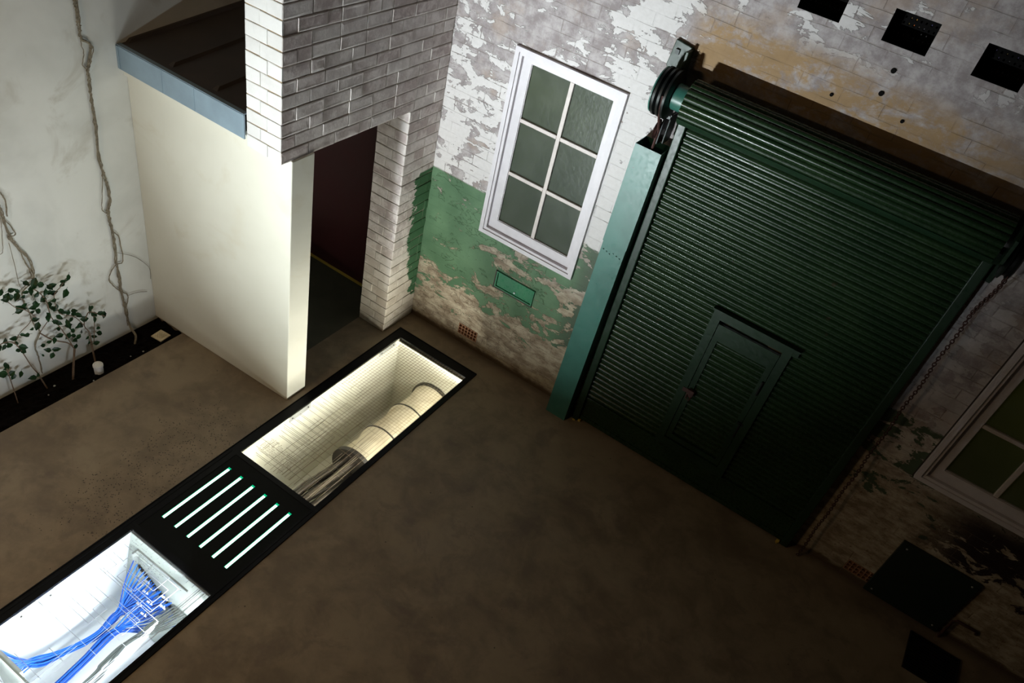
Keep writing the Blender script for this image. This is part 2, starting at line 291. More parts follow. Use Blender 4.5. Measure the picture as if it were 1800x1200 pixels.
# ---------------------------------------------------------------- mesh builder
class MB:
    def __init__(s): s.v = []; s.f = []; s.mi = []; s.r = []; s.e = []
    def face(s, pts, mi=0, r=0.0, e=None):
        i = len(s.v); s.v += [tuple(p) for p in pts]; s.f.append(tuple(range(i, i + len(pts)))); s.mi.append(mi)
        s.r += [r] * len(pts); s.e += (e or [0.0] * len(pts)); return s
    def box(s, x0, x1, y0, y1, z0, z1, mi=0, r=0.0, mat=None):
        c = [(x0, y0, z0), (x1, y0, z0), (x1, y1, z0), (x0, y1, z0), (x0, y0, z1), (x1, y0, z1), (x1, y1, z1), (x0, y1, z1)]
        if mat is not None: c = [tuple(mat @ Vector(p)) for p in c]
        i = len(s.v); s.v += c; s.r += [r] * 8; s.e += [0.0] * 8
        for q in ((0, 3, 2, 1), (4, 5, 6, 7), (0, 1, 5, 4), (1, 2, 6, 5), (2, 3, 7, 6), (3, 0, 4, 7)):
            s.f.append(tuple(i + k for k in q)); s.mi.append(mi)
        return s
    def tube(s, pts, r, n=6, caps=True, mi=0):
        pts = [Vector(p) for p in pts]; N = len(pts); rr = r if isinstance(r, (list, tuple)) else [r] * N
        base = len(s.v); prev = None
        for k, p in enumerate(pts):
            d = (pts[min(k + 1, N - 1)] - pts[max(k - 1, 0)]).normalized()
            if prev is None: u = d.orthogonal().normalized()
            else: u = (prev - d * prev.dot(d)).normalized()
            prev = u; w_ = d.cross(u)
            for j in range(n):
                a_ = 2 * PI * j / n; s.v.append(tuple(p + (u * math.cos(a_) + w_ * math.sin(a_)) * rr[k])); s.r.append(0); s.e.append(0)
        for k in range(N - 1):
            for j in range(n):
                a_ = base + k * n + j; b_ = base + k * n + (j + 1) % n
                s.f.append((a_, b_, b_ + n, a_ + n)); s.mi.append(mi)
        if caps:
            s.f.append(tuple(base + j for j in reversed(range(n)))); s.mi.append(mi)
            s.f.append(tuple(base + (N - 1) * n + j for j in range(n))); s.mi.append(mi)
        return s
    def lathe(s, prof, c, axis='x', n=32, mi=0, caps=True):
        # prof: list of (pos along axis, radius)
        base = len(s.v)
        for a_, r in prof:
            for j in range(n):
                t = 2 * PI * j / n; u, v = r * math.cos(t), r * math.sin(t)
                p = {'x': (a_, u, v), 'y': (u, a_, v), 'z': (u, v, a_)}[axis]
                s.v.append((p[0] + c[0], p[1] + c[1], p[2] + c[2])); s.r.append(0); s.e.append(0)
        for k in range(len(prof) - 1):
            for j in range(n):
                a_ = base + k * n + j; b_ = base + k * n + (j + 1) % n
                s.f.append((a_, b_, b_ + n, a_ + n)); s.mi.append(mi)
        if caps:
            s.f.append(tuple(base + j for j in range(n))); s.mi.append(mi)
            s.f.append(tuple(base + (len(prof) - 1) * n + j for j in reversed(range(n)))); s.mi.append(mi)
        return s
    def prism(s, prof, axis, a0, a1, mi=0):
        n = len(prof); base = len(s.v)
        for a_ in (a0, a1):
            for (u, v) in prof:
                s.v.append({'x': (a_, u, v), 'y': (u, a_, v), 'z': (u, v, a_)}[axis]); s.r.append(0); s.e.append(0)
        for j in range(n):
            k = (j + 1) % n; s.f.append((base + j, base + k, base + n + k, base + n + j)); s.mi.append(mi)
        s.f.append(tuple(base + j for j in reversed(range(n)))); s.mi.append(mi)
        s.f.append(tuple(base + n + j for j in range(n))); s.mi.append(mi)
        return s
    def build(s, name, mats, parent=None, smooth=False, bevel=0.0, fix=True, attrs=False):
        me = bpy.data.meshes.new(name); me.from_pydata(s.v, [], s.f)
        for m in (mats if isinstance(mats, (list, tuple)) else [mats]): me.materials.append(M[m] if isinstance(m, str) else m)
        for p, k in zip(me.polygons, s.mi): p.material_index = k
        if attrs:
            for nm, arr in (('rnd', s.r), ('edge', s.e)):
                at = me.attributes.new(nm, 'FLOAT', 'POINT'); at.data.foreach_set('value', arr)
        if fix:
            bm = bmesh.new(); bm.from_mesh(me); bmesh.ops.recalc_face_normals(bm, faces=bm.faces); bm.to_mesh(me); bm.free()
        if smooth:
            for p in me.polygons: p.use_smooth = True
            try: me.set_sharp_from_angle(angle=0.7)
            except Exception: pass
        o = bpy.data.objects.new(name, me); COL.objects.link(o)
        if parent is not None: o.parent = parent; o.matrix_parent_inverse = parent.matrix_world.inverted()
        if bevel:
            b = o.modifiers.new('bevel', 'BEVEL'); b.width = bevel; b.segments = 2; b.limit_method = 'ANGLE'
        return o
def tag(o, label=None, cat=None, group=None, kind=None):
    if label: o['label'] = label
    if cat: o['category'] = cat
    if group: o['group'] = group
    if kind: o['kind'] = kind
    return o
def thing(name, loc, label, cat, group=None):
    e = bpy.data.objects.new(name, None); e.location = loc; COL.objects.link(e); e.matrix_world = Matrix.Translation(loc)
    e.empty_display_size = 0.1
    return tag(e, label, cat, group)
def struct(o): o['kind'] = 'structure'; return o

def slab(mb, axis, a0, a1, us, vs, holes, mi=0):
    """A slab across 'axis' from a0 to a1 with rectangular holes (u0,u1,v0,v1); us, vs = outer range."""
    cu = sorted({us[0], us[1], *[h[0] for h in holes], *[h[1] for h in holes]}); cv = sorted({vs[0], vs[1], *[h[2] for h in holes], *[h[3] for h in holes]})
    cu = [c for c in cu if us[0] <= c <= us[1]]; cv = [c for c in cv if vs[0] <= c <= vs[1]]
    solid = lambda i, j: 0 <= i < len(cu) - 1 and 0 <= j < len(cv) - 1 and not any(h[0] < (cu[i] + cu[i + 1]) / 2 < h[1] and h[2] < (cv[j] + cv[j + 1]) / 2 < h[3] for h in holes)
    P = (lambda a, u, v: (a, u, v)) if axis == 'x' else ((lambda a, u, v: (u, a, v)) if axis == 'y' else (lambda a, u, v: (u, v, a)))
    for i in range(len(cu) - 1):
        for j in range(len(cv) - 1):
            if not solid(i, j): continue
            u0, u1, v0, v1 = cu[i], cu[i + 1], cv[j], cv[j + 1]
            for a_ in (a0, a1): mb.face([P(a_, u0, v0), P(a_, u1, v0), P(a_, u1, v1), P(a_, u0, v1)], mi)
            if not solid(i - 1, j): mb.face([P(a0, u0, v0), P(a1, u0, v0), P(a1, u0, v1), P(a0, u0, v1)], mi)
            if not solid(i + 1, j): mb.face([P(a0, u1, v0), P(a1, u1, v0), P(a1, u1, v1), P(a0, u1, v1)], mi)
            if not solid(i, j - 1): mb.face([P(a0, u0, v0), P(a1, u0, v0), P(a1, u1, v0), P(a0, u1, v0)], mi)
            if not solid(i, j + 1): mb.face([P(a0, u0, v1), P(a1, u0, v1), P(a1, u1, v1), P(a0, u1, v1)], mi)
    return mb

# ================================================================ STRUCTURE
TX0, TX1 = 0.069, 0.925      # trench frame outer edges
GX0, GX1 = 0.148, 0.878      # glass
def weld(o):
    bm = bmesh.new(); bm.from_mesh(o.data); bmesh.ops.remove_doubles(bm, verts=bm.verts, dist=1e-5)
    bmesh.ops.recalc_face_normals(bm, faces=bm.faces); bm.to_mesh(o.data); bm.free(); return o
struct(weld(slab(MB(), 'z', -0.12, 0.0, (-1.447, 6.4), (-11.0, 0.0), [(TX0, TX1, -9.60, -0.243), (-1.447, -1.13, -11.0, -1.60), (-1.447, -0.285, -1.42, 0.0)]).build('floor', 'floor', fix=False)))
struct(MB().box(-1.447, -0.285, -1.42, 0.0, -0.12, -0.004).build('floor_passage', 'passage'))
# back wall with windows, ventilation openings and air-brick pockets
WIN1 = (0.528, 1.416, 1.200, 2.7275); WIN2 = (4.155, 5.043, 1.125, 2.6525)
VENTS = [(2.205, 2.447, 3.553, 3.722), (2.687, 2.926, 3.548, 3.717), (3.168, 3.408, 3.543, 3.712)]
AIRB = [(0.520, 0.722, 0.095, 0.205), (4.190, 4.405, 0.055, 0.165)]
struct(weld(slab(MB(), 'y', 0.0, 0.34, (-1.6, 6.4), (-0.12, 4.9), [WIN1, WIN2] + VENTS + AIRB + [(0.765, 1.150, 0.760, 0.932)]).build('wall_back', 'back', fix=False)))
struct(MB().box(-1.447, -0.285, -0.035, -0.002, 0.0, 2.44).build('wall_passage', 'red'))
struct(MB().box(-1.447, -0.29, -0.050, -0.035, 0.0, 0.022).build('trim_1', 'yellow'))
struct(MB().box(-1.70, -1.447, -11.0, 0.0, -0.2, 4.9).build('wall_left', 'leftwall'))
# rooms behind the windows and vents
struct(MB().box(-0.2, 6.2, 1.9, 2.0, 0, 4.6).box(-0.2, 6.2, 0.345, 1.9, 4.5, 4.6).box(-0.3, -0.2, 0.345, 2, 0, 4.6).box(6.2, 6.3, 0.345, 2, 0, 4.6).box(-0.2, 6.2, 0.345, 1.9, -0.1, 0.0).box(2.6, 2.7, 0.345, 1.9, 0.0, 3.4).box(-0.2, 6.2, 0.345, 1.9, 3.40, 3.45).build('wall_room_behind', 'black'))
point('room_lamp', (0.78, 0.62, 2.85), 5.0, (1.0, 0.86, 0.30), 0.12)
point('room_lamp', (4.9, 0.8, 2.2), 1.8, (1.0, 0.80, 0.12), 0.15)
# cream rendered partition
mb = MB(); y0, y1 = -1.622, -1.572
mb.prism([(-1.447, y0), (0.012, y1), (0.012, -1.375), (-1.447, -1.42)], 'z', 0.0, 2.108)
struct(mb.build('wall_partition', 'cream', bevel=0.006))
struct(MB().prism([(-1.447, -1.640), (-0.287, -1.640), (-0.287, -1.42), (-1.447, -1.42)], 'z', 2.108, 2.20).build('wall_partition_head', 'cream'))

# brick wall over the doorway plus the pier beside it, real bricks on a mortar core
def bricks():
    mb = MB(); R = random.Random(3)
    def brick(c0, c1, face, zz0, zz1, r):
        """one brick face with chamfered edges; face = function(u, depth, z)->xyz, depth outward"""
        g = 0.0036; u0, u1, z0, z1 = c0 + g * 0.6, c1 - g * 0.6, zz0 + g * 0.9, zz1 - g * 0.9
        if u1 - u0 < 0.012: return
        d = R.uniform(-0.002, 0.003); b = 0.006; j = lambda k=0.0012: R.uniform(-k, k)
        o = [(u0, z0), (u1, z0), (u1, z1), (u0, z1)]; m_ = [(u0 + b * .5, z0 + b), (u1 - b * .5, z0 + b), (u1 - b * .5, z1 - b), (u0 + b * .5, z1 - b)]
        ins = [(u0 + 3.2 * b, z0 + 3 * b), (u1 - 3.2 * b, z0 + 3 * b), (u1 - 3.2 * b, z1 - 3 * b), (u0 + 3.2 * b, z1 - 3 * b)]
        o = [(u + j(), z + j()) for u, z in o]; oo = [face(u, -0.005, z) for u, z in o]
        o1 = [face(u, d - 0.002, z) for u, z in o]; mm = [face(u, d + j(), z) for u, z in m_]; ii = [face(u, d + j(), z) for u, z in ins]
        for k in range(4):
            n = (k + 1) % 4
            mb.face([oo[k], oo[n], o1[n], o1[k]], 0, r, [1, 1, 1, 1]); mb.face([o1[k], o1[n], mm[n], mm[k]], 0, r, [.7, .7, .85, .85])
            mb.face([mm[k], mm[n], ii[n], ii[k]], 0, r, [.9, .9, .1, .1])
        mb.face(ii, 0, r, [.1] * 4)
    H = 0.0877; n0 = 24; zl = 2.108
    fx = lambda u, d, z: (0.0 + d, u, z)           # main face, u = y
    fj = lambda u, d, z: (u, -0.400 - d, z)        # jamb face, u = x
    z = 0.0; k = 0
    while z < 4.7:
        z1 = z + H; over = z >= zl - 0.01
        ys = -0.400 if not over else -1.655
        # courses: header / stretcher alternating like the photo
        u = ys; first = 0.118 if k % 2 else 0.232; seg = []
        L = first
        while u < -0.001:
            e_ = min(u + L, 0.0); seg.append((u, e_)); u = e_; L = R.choice((0.236, 0.236, 0.118) if not over else (0.236, 0.236, 0.236, 0.118))
        for (c0, c1) in seg: brick(c0, c1, fx, z, z1, R.random())
        if not over:
            cut = -0.118 if k % 2 else -0.175
            for (c0, c1) in ((-0.285, cut), (cut, 0.0)): brick(c0, c1, fj, z, z1, R.random())
        z = z1; k += 1
    mb.box(-0.285, -0.005, -0.395, 0.0, 0.0, zl + 0.02, 1); mb.box(-0.285, -0.005, -1.648, 0.0, zl + 0.004, 4.9, 1)
    return mb
struct(bricks().build('wall_brick', ['brick', 'mortar'], attrs=True))
def brick_end():
    mb = MB(); R = random.Random(5); z = 2.108; k = 0; H = 0.0877
    while z < 4.7:
        cuts = [-0.285, -0.285 + (0.115 if k % 2 else 0.172), 0.0]
        for c0, c1 in zip(cuts[:-1], cuts[1:]):
            d = R.uniform(-0.001, 0.002); r = R.random(); b = 0.004
            x0, x1, z0, z1 = c0 + (0.0 if c0 < -0.28 else 0.001), c1 - 0.001, z + 0.001, z + H - 0.005
            o = [(x0, z0), (x1, z0), (x1, z1), (x0, z1)]; i_ = [(x0 + b, z0 + b), (x1 - b, z0 + b), (x1 - b, z1 - b), (x0 + b, z1 - b)]
            F = lambda x_, dd, z_: (x_, -1.655 - dd, z_)
            O0 = [F(a, -0.012, b_) for a, b_ in o]; O = [F(a, d - 0.002, b_ + R.uniform(-.002, .002)) for a, b_ in o]; I = [F(a, d, b_) for a, b_ in i_]
            for q in range(4):
                n = (q + 1) % 4; mb.face([O0[q], O0[n], O[n], O[q]], 0, r, [.6] * 4); mb.face([O[q], O[n], I[n], I[q]], 0, r, [.6] * 4)
            mb.face(I, 0, r, [.2] * 4)
        z += H; k += 1
    mb.box(-0.284, -0.002, -1.650, -1.640, 2.11, 4.8, 1)
    return mb
struct(brick_end().build('wall_brick_end', ['brickend', 'mortarw'], attrs=True))

# pits under the glass
mb = MB()
slab(mb, 'z', -0.95, -0.90, (0.02, 0.99), (-2.22, -0.25), [])
mb.box(0.085, 0.095, -2.17, -0.345, -0.90, -0.012).box(0.932, 0.942, -2.17, -0.345, -0.90, -0.012)
mb.box(0.085, 0.942, -0.345, -0.335, -0.90, -0.050).box(0.085, 0.942, -2.18, -2.17, -0.90, -0.012)
mb.box(0.125, 0.146, -2.17, -0.345, -0.90, -0.013).build('floor_pit_lining', 'pit1')['kind'] = 'structure'
mb = MB(); mb.box(0.02, 0.99, -9.5, -3.03, -0.85, -0.80)
mb.box(0.085, 0.095, -9.5, -3.06, -0.80, -0.012).box(0.932, 0.942, -9.5, -3.06, -0.80, -0.012).box(0.085, 0.942, -3.058, -3.048, -0.80, -0.012).box(0.085, 0.942, -9.51, -9.5, -0.80, -0.012)
mb.box(0.125, 0.146, -9.5, -3.06, -0.80, -0.013)
mb.build('floor_pit_lining', 'pit2')['kind'] = 'structure'

# ================================================================ SHELTER ROOF
RS = 0.098
def rz(y): return 2.318 + RS * (y + 1.66)
t = thing('shelter_roof', (-1.44, -1.66, 2.2), 'low brown metal shelter roof with folded seams behind the whitewashed brick end', 'roof')
mb = MB(); mb.face([(-1.446, -1.665, rz(-1.665)), (-0.287, -1.665, rz(-1.665)), (-0.287, -0.01, rz(-0.01)), (-1.446, -0.01, rz(-0.01))])
mb.face([(-1.446, -1.665, rz(-1.665) - .012), (-0.287, -1.665, rz(-1.665) - .012), (-0.287, -0.01, rz(-0.01) - .012), (-1.446, -0.01, rz(-0.01) - .012)])
mb.build('roof_sheet', 'roof', t)
for xs in (-1.02, -0.62, -1.435):
    mb = MB(); pr = []
    for (du, dz) in ((-0.022, 0.0), (-0.010, 0.022), (0.010, 0.022), (0.022, 0.0)): pr.append((du, dz))
    for (a0, a1) in ((-1.60, -0.02),):
        v0 = [(xs + du, a0 + 0.03 * (dz > 0), rz(a0) + dz) for du, dz in pr]; v1 = [(xs + du, a1, rz(a1) + dz) for du, dz in pr]
        for k in range(3): mb.face([v0[k], v0[k + 1], v1[k + 1], v1[k]])
        mb.face(v0)
    mb.build('roof_seam', 'roof', t)
mb = MB(); mb.box(-1.444, -0.288, -1.674, -1.664, 2.160, 2.322); mb.box(-1.444, -0.288, -1.674, -1.640, 2.318, 2.326)
f = mb.build('fascia', 'fascia', t); f['label'] = 'blue-grey metal fascia along the front edge of the roof'
MB().box(-1.446, -1.425, -1.678, -1.672, 2.165, 2.318).box(-1.02, -1.016, -1.676, -1.673, 2.163, 2.32).box(-0.725, -0.721, -1.676, -1.673, 2.163, 2.32).build('fascia_lap', 'fascia', f)

# ================================================================ WINDOWS
def make_window(name):
    e = bpy.data.objects.new(name, None); COL.objects.link(e); e['kind'] = 'structure'
    X0, X1, Z0, Z1 = 0.538, 1.416, 1.212, 2.727
    mb = MB()
    for (a, yf, yb, q) in ((0, -0.030, 0.06, 0.034), (0.030, -0.018, 0.07, 0.026)):
        x0, x1, z0, z1 = X0 + a, X1 - a, Z0 + a, Z1 - a
        slab(mb, 'y', yf, yb, (x0, x1), (z0, z1), [(x0 + q, x1 - q, z0 + q, z1 - q)])
    fr = weld(mb.build('window_frame', 'wood', e, fix=False))
    mb = MB(); slab(mb, 'y', 0.012, 0.055, (0.592, 1.374), (1.266, 2.672), [(0.664, 1.320, 1.352, 2.632)])
    slab(mb, 'y', 0.020, 0.050, (0.655, 1.329), (1.343, 2.641), [(0.668, 1.316, 1.356, 2.628)])
    weld(mb.build('sash', 'wood', e, fix=False))
    mb = MB(); mb.box(0.978, 1.010, 0.016, 0.048, 1.354, 2.630)
    for zc in (1.781, 2.213): mb.box(0.666, 0.978, 0.016, 0.048, zc - 0.015, zc + 0.015).box(1.010, 1.318, 0.016, 0.048, zc - 0.015, zc + 0.015)
    mb.build('glazing_bar', 'sash', e, bevel=0.004)
    mb = MB()
    for (a, b) in ((0.664, 0.978), (1.010, 1.320)):
        for (c, d) in ((1.352, 1.766), (1.796, 2.198), (2.228, 2.632)): mb.box(a, b, 0.036, 0.042, c, d)
    mb.build('glass_pane', 'wglass', e)
    MB().box(0.5285, 1.4155, 0.004, 0.05, 1.2005, 1.212).box(0.5285, 0.538, 0.004, 0.05, 1.212, 2.727).build('frame_gap_shade', 'gapdark', e)  # dark strips stand in for the shadow gap left of and below the frame
    return e
w1 = make_window('window_1')
w2 = bpy.data.objects.new('window_2', None); COL.objects.link(w2); w2['kind'] = 'structure'; w2.location = (3.627, 0, -0.075)
for ch in list(w1.children):
    c = ch.copy(); COL.objects.link(c); c.parent = w2; c.matrix_parent_inverse = Matrix.Identity(4)

# ================================================================ ROLLER SHUTTER
RS_ = thing('roller_shutter', (2.80, -0.05, 0), 'large dark green ribbed roller shutter with a wicket door, in the brick wall', 'roller shutter')
SX0, SX1 = 1.868, 3.724
def slats(mb, x0, x1, z0, z1, yb, pitch, depth):
    prof = []; n = max(1, round((z1 - z0) / pitch)); p = (z1 - z0) / n
    for k in range(n):
        zb = z0 + k * p
        for j in range(9):
            t_ = j / 8; prof.append((yb - depth * math.sin(PI * t_) ** 0.75 * (1 if 0 < j < 8 else 0), zb + p * (0.08 + 0.84 * t_)))
    prof = [(yb, z0)] + prof + [(yb, z1)]
    base = len(mb.v)
    for (y, z) in prof:
        for xx in (x0, x1): mb.v.append((xx, y, z)); mb.r.append(0); mb.e.append(0)
    for k in range(len(prof) - 1):
        mb.f.append((base + 2 * k, base + 2 * k + 1, base + 2 * k + 3, base + 2 * k + 2)); mb.mi.append(0)
    return mb
WX0, WX1, WZ0, WZ1 = 2.514, 3.104, 0.272, 1.618     # wicket opening in the curtain
mb = MB(); P_ = 0.0505; zt = 0.272 + 49 * P_
zw = 0.272 + round((WZ1 - 0.272) / P_) * P_
slats(mb, SX0, WX0 + 0.01, 0.272, zw, -0.040, P_, 0.017); slats(mb, WX1 - 0.01, SX1, 0.272, zw, -0.040, P_, 0.017); slats(mb, SX0, SX1, zw, zt, -0.040, P_, 0.017)
mb.build('curtain', 'gcurt', RS_, smooth=True, fix=False)
MB().box(SX0, SX1, -0.052, -0.030, 0.012, 0.262).box(SX0, SX1, -0.062, -0.030, 0.018, 0.060).box(SX0, SX1, -0.058, -0.030, 0.246, 0.270).build('bottom_rail', 'gcurt', RS_, bevel=0.004)
for (a, b) in ((1.815, 1.872), (3.722, 3.780)):
    MB().box(a, b, -0.085, -0.002, 0.0, 2.72).build('guide_rail', 'gp', RS_, bevel=0.006)
# rolled curtain on the drum
DC = (-0.19, 2.905)
mb = MB(); n = 20; seg = 8; ring = []
for k in range(n * seg):
    th = 2 * PI * k / (n * seg); ph = (k % seg) / seg
    flat = 1.05 < (th % (2 * PI)) / 1.0 < 0.0
    r = 0.128 + 0.012 * (math.sin(PI * ph) ** 0.7)
    ring.append((DC[0] + r * math.cos(th), DC[1] + r * math.sin(th)))
mb.prism(ring, 'x', 1.862, 3.735)
mb.build('drum_roll', 'gcurt', RS_, smooth=False)
# the tangent sheet that leaves the roll at the back and drops into the guides, and the smooth front lip
mb = MB(); pts = [(-0.19 - 0.142 * math.cos(a_), 2.905 - 0.142 * math.sin(a_)) for a_ in [0.50 + 0.10 * q for q in range(5)]]
pts2 = [(y - 0.004, z - 0.003) for y, z in pts]
mb.prism(pts + pts2[::-1], 'x', 1.862, 3.735); mb.build('smooth_slat', 'gp', RS_)
MB().lathe([(1.775, 0.080), (1.868, 0.080)], (0, DC[0], DC[1]), 'x', 28).build('axle', 'gcol', RS_, smooth=True)
mb = MB()
mb.lathe([(1.672, 0.13), (1.680, 0.150), (1.694, 0.150), (1.704, 0.125), (1.714, 0.150), (1.728, 0.150), (1.738, 0.125), (1.748, 0.152), (1.762, 0.152), (1.772, 0.11)], (0, DC[0], DC[1]), 'x', 40)
mb.build('sheave_wheel', 'dkiron', RS_, smooth=True)
mb = MB(); mb.lathe([(1.655, 0.12), (1.662, 0.142), (1.670, 0.142)], (0, DC[0], DC[1]), 'x', 40); mb.build('sheave_rim', 'gcol', RS_, smooth=True)
mb = MB(); prof = [(1.612, 3.165), (1.725, 3.150), (1.735, 3.10), (1.728, 2.80), (1.655, 2.79), (1.640, 2.95), (1.598, 3.00)]
mb.prism(prof, 'y', -0.030, -0.006)
mb.box(1.715, 1.735, -0.10, -0.006, 2.93, 3.14).box(1.700, 1.730, -0.22, -0.02, 2.885, 2.935)
mb.build('wall_bracket', 'gp', RS_, bevel=0.004)
MB().box(1.632, 1.658, -0.045, -0.030, 3.085, 3.115).build('bracket_bolt', 'dkiron', RS_)
# right end bracket and hand-chain wheel
mb = MB(); mb.prism([(-0.34, 2.84), (-0.05, 2.70), (-0.005, 2.60), (-0.005, 3.10), (-0.20, 3.08), (-0.34, 2.98)], 'x', 3.765, 3.782)
mb.box(3.765, 3.83, -0.02, -0.004, 2.58, 2.80)
mb.build('wall_bracket', 'gp', RS_)
MB().lathe([(3.80, 0.125), (3.808, 0.14), (3.820, 0.115), (3.835, 0.115), (3.847, 0.14), (3.856, 0.12)], (0, -0.19, 2.85), 'x', 32).build('chain_wheel', 'dkiron', RS_, smooth=True)
MB().lathe([(3.73, 0.02), (3.86, 0.02)], (0, -0.19, 2.85), 'x', 12).build('wheel_axle', 'dkiron', RS_)
# wicket door
mb = MB(); fw = 0.062
slab(mb, 'y', -0.078, -0.036, (WX0, WX1), (WZ0, WZ1), [(WX0 + fw, WX1 - fw, WZ0 + 0.08, WZ1 - fw)])
mb.box(WX0 - 0.012, WX1 + 0.045, -0.086, -0.040, WZ1 + 0.0005, WZ1 + 0.012).box(WX1 + 0.0005, WX1 + 0.04, -0.077, -0.06, WZ1 - 0.05, WZ1)
weld(mb.build('wicket_frame', 'gp', RS_, fix=False))
mb = MB(); dx0, dx1, dz0, dz1 = 2.580, 3.038, 0.362, 1.520
slab(mb, 'y', -0.070, -0.048, (dx0, dx1), (dz0, dz1), [(dx0 + 0.040, dx1 - 0.040, dz0 + 0.045, 1.385)])
d = weld(mb.build('wicket_door', 'gp', RS_, fix=False))
slats(MB(), dx0 + 0.038, dx1 - 0.038, dz0 + 0.045, 1.385, -0.046, P_, 0.015).build('slat_panel', 'gcurt', d, smooth=True, fix=False)
MB().tube([(dx1 - 0.01, -0.078, 1.14), (dx1 - 0.01, -0.078, 1.27)], 0.008, 8).build('hinge', 'dkiron', d)
MB().tube([(dx1 - 0.005, -0.078, 0.70), (dx1 - 0.005, -0.078, 0.84)], 0.008, 8).box(dx1 - 0.03, dx1 + 0.02, -0.079, -0.068, 0.83, 0.85).build('hinge', 'dkiron', d)
mb = MB().box(2.545, 2.635, -0.084, -0.070, 0.855, 0.890).box(2.590, 2.640, -0.105, -0.084, 0.835, 0.905)
mb.tube([(2.60, -0.10, 0.86), (2.60, -0.125, 0.84), (2.63, -0.125, 0.83), (2.63, -0.10, 0.85)], 0.006, 6)
l = mb.build('latch', 'rust', d, bevel=0.004); l['label'] = 'rusty brown latch and padlock'
# yellow tape scraps under the bottom rail
tag(MB().box(1.850, 1.892, -0.082, -0.062, 0.001, 0.018).box(1.83, 1.852, -0.100, -0.090, 0.001, 0.008).build('door_wedge', 'yellow'), 'small yellow scrap on the floor under the left corner of the shutter', 'wedge')
tag(MB().box(3.688, 3.712, -0.088, -0.072, 0.001, 0.028).box(3.694, 3.702, -0.100, -0.088, 0.001, 0.010).build('door_wedge', 'yellow'), 'small yellow scrap on the floor under the right corner of the shutter', 'wedge')

# counterweight housing
t = thing('counterweight_housing', (1.70, -0.08, 0), 'tall green sheet-metal housing standing between the window and the shutter', 'housing')
def chan(x0, x1, y0, y1, z0, z1, th=0.004, lx=0.0):
    mb = MB(); S = lambda x, y, z: (x + lx * z, y, z)
    o = [(x0, y0), (x1, y0), (x1, y1), (x0, y1)]; i_ = [(x0 + th, y0 + th), (x1 - th, y0 + th), (x1 - th, y1 - th), (x0 + th, y1 - th)]
    for k in range(4):
        n = (k + 1) % 4
        mb.face([S(*o[k], z0), S(*o[n], z0), S(*o[n], z1), S(*o[k], z1)]); mb.face([S(*i_[k], z0), S(*i_[n], z0), S(*i_[n], z1), S(*i_[k], z1)])
        mb.face([S(*o[k], z1), S(*o[n], z1), S(*i_[n], z1), S(*i_[k], z1)])
    return mb
chan(1.600, 1.782, -0.165, -0.002, 0.0, 1.78, lx=0.008).build('lower_cover', 'gcol', t)
chan(1.596, 1.786, -0.169, -0.001, 1.755, 2.515, lx=0.008).build('upper_cover', 'gcol', t)
mb = MB()
for k in range(6): mb.lathe([(-0.005, 0.005), (0.0, 0.006)], (1.635 + 0.027 * k, -0.168, 1.69 - 0.008 * (k % 3)), 'y', 8)
mb.build('rivet', 'gcol', t)
# pulley block above the housing with its chain
t = thing('pulley_block', (1.73, -0.11, 2.64), 'dark iron pulley block hanging on a chain into the top of the green housing', 'pulley')
MB().box(1.738, 1.752, -0.165, -0.055, 2.56, 2.77).box(1.775, 1.789, -0.165, -0.055, 2.58, 2.78).box(1.738, 1.789, -0.165, -0.155, 2.74, 2.77).build('side_plate', 'dkiron', t, bevel=0.01)
MB().lathe([(1.700, 0.05), (1.706, 0.065), (1.716, 0.045), (1.728, 0.065), (1.734, 0.05)], (0, -0.12, 2.64), 'x', 24).build('wheel', 'rust', t, smooth=True)
MB().tube([(1.735, -0.30, 2.84), (1.733, -0.17, 2.66), (1.725, -0.14, 2.50), (1.72, -0.12, 2.30)], 0.009, 6).tube([(1.741, -0.325, 2.93), (1.735, -0.30, 2.84)], 0.009, 6).build('chain', 'rust', t)

# hand chain on the right
mb = MB(); npts = 118; zc = 2.74
for k in range(npts):
    f_ = k / (npts - 1); z = 2.76 * (1 - f_) + 0.012; x = 3.838 + 0.034 * f_ + 0.004 * math.sin(k * 0.35); y = -0.325 + 0.255 * min(1, f_ * 7) - 0.02 * f_
    z0 = z; ring = []
    for j in range(8):
        a_ = 2 * PI * j / 8; u, v = 0.0095 * math.cos(a_), 0.017 * math.sin(a_)
        ring.append((x + (u if k % 2 else 0), y + (0 if k % 2 else u), z0 + v))
    mb.tube(ring + [ring[0]], 0.0034, 5, caps=False)
tag(mb.build('hand_chain', 'rust', smooth=True), 'long rusty hand chain hanging to the floor along the right edge of the shutter', 'chain')

# ================================================================ SMALL WALL THINGS
t = thing('meter_hatch', (0.955, 0.0, 0.84), 'small bright green metal hatch door set in the flaking green wall under the window', 'hatch')
mb = MB(); mb.box(0.766, 0.780, -0.012, 0.03, 0.762, 0.930).box(0.780, 1.149, -0.012, 0.03, 0.762, 0.778); mb.build('recess_edge', 'gapdark', t)
mb = MB(); mb.box(0.780, 0.792, -0.016, 0.02, 0.778, 0.930).box(1.137, 1.149, -0.016, 0.02, 0.778, 0.930).box(0.792, 1.137, -0.016, 0.02, 0.918, 0.930).box(0.792, 1.137, -0.016, 0.02, 0.778, 0.788); mb.build('frame', 'ghatch', t)
dd = MB().box(0.795, 1.134, -0.008, 0.02, 0.791, 0.915).build('door', 'ghatch', t, bevel=0.002)
MB().lathe([(-0.018, 0.008), (-0.008, 0.009)], (0.975, 0, 0.815), 'y', 14).build('lock', 'whitep', dd)
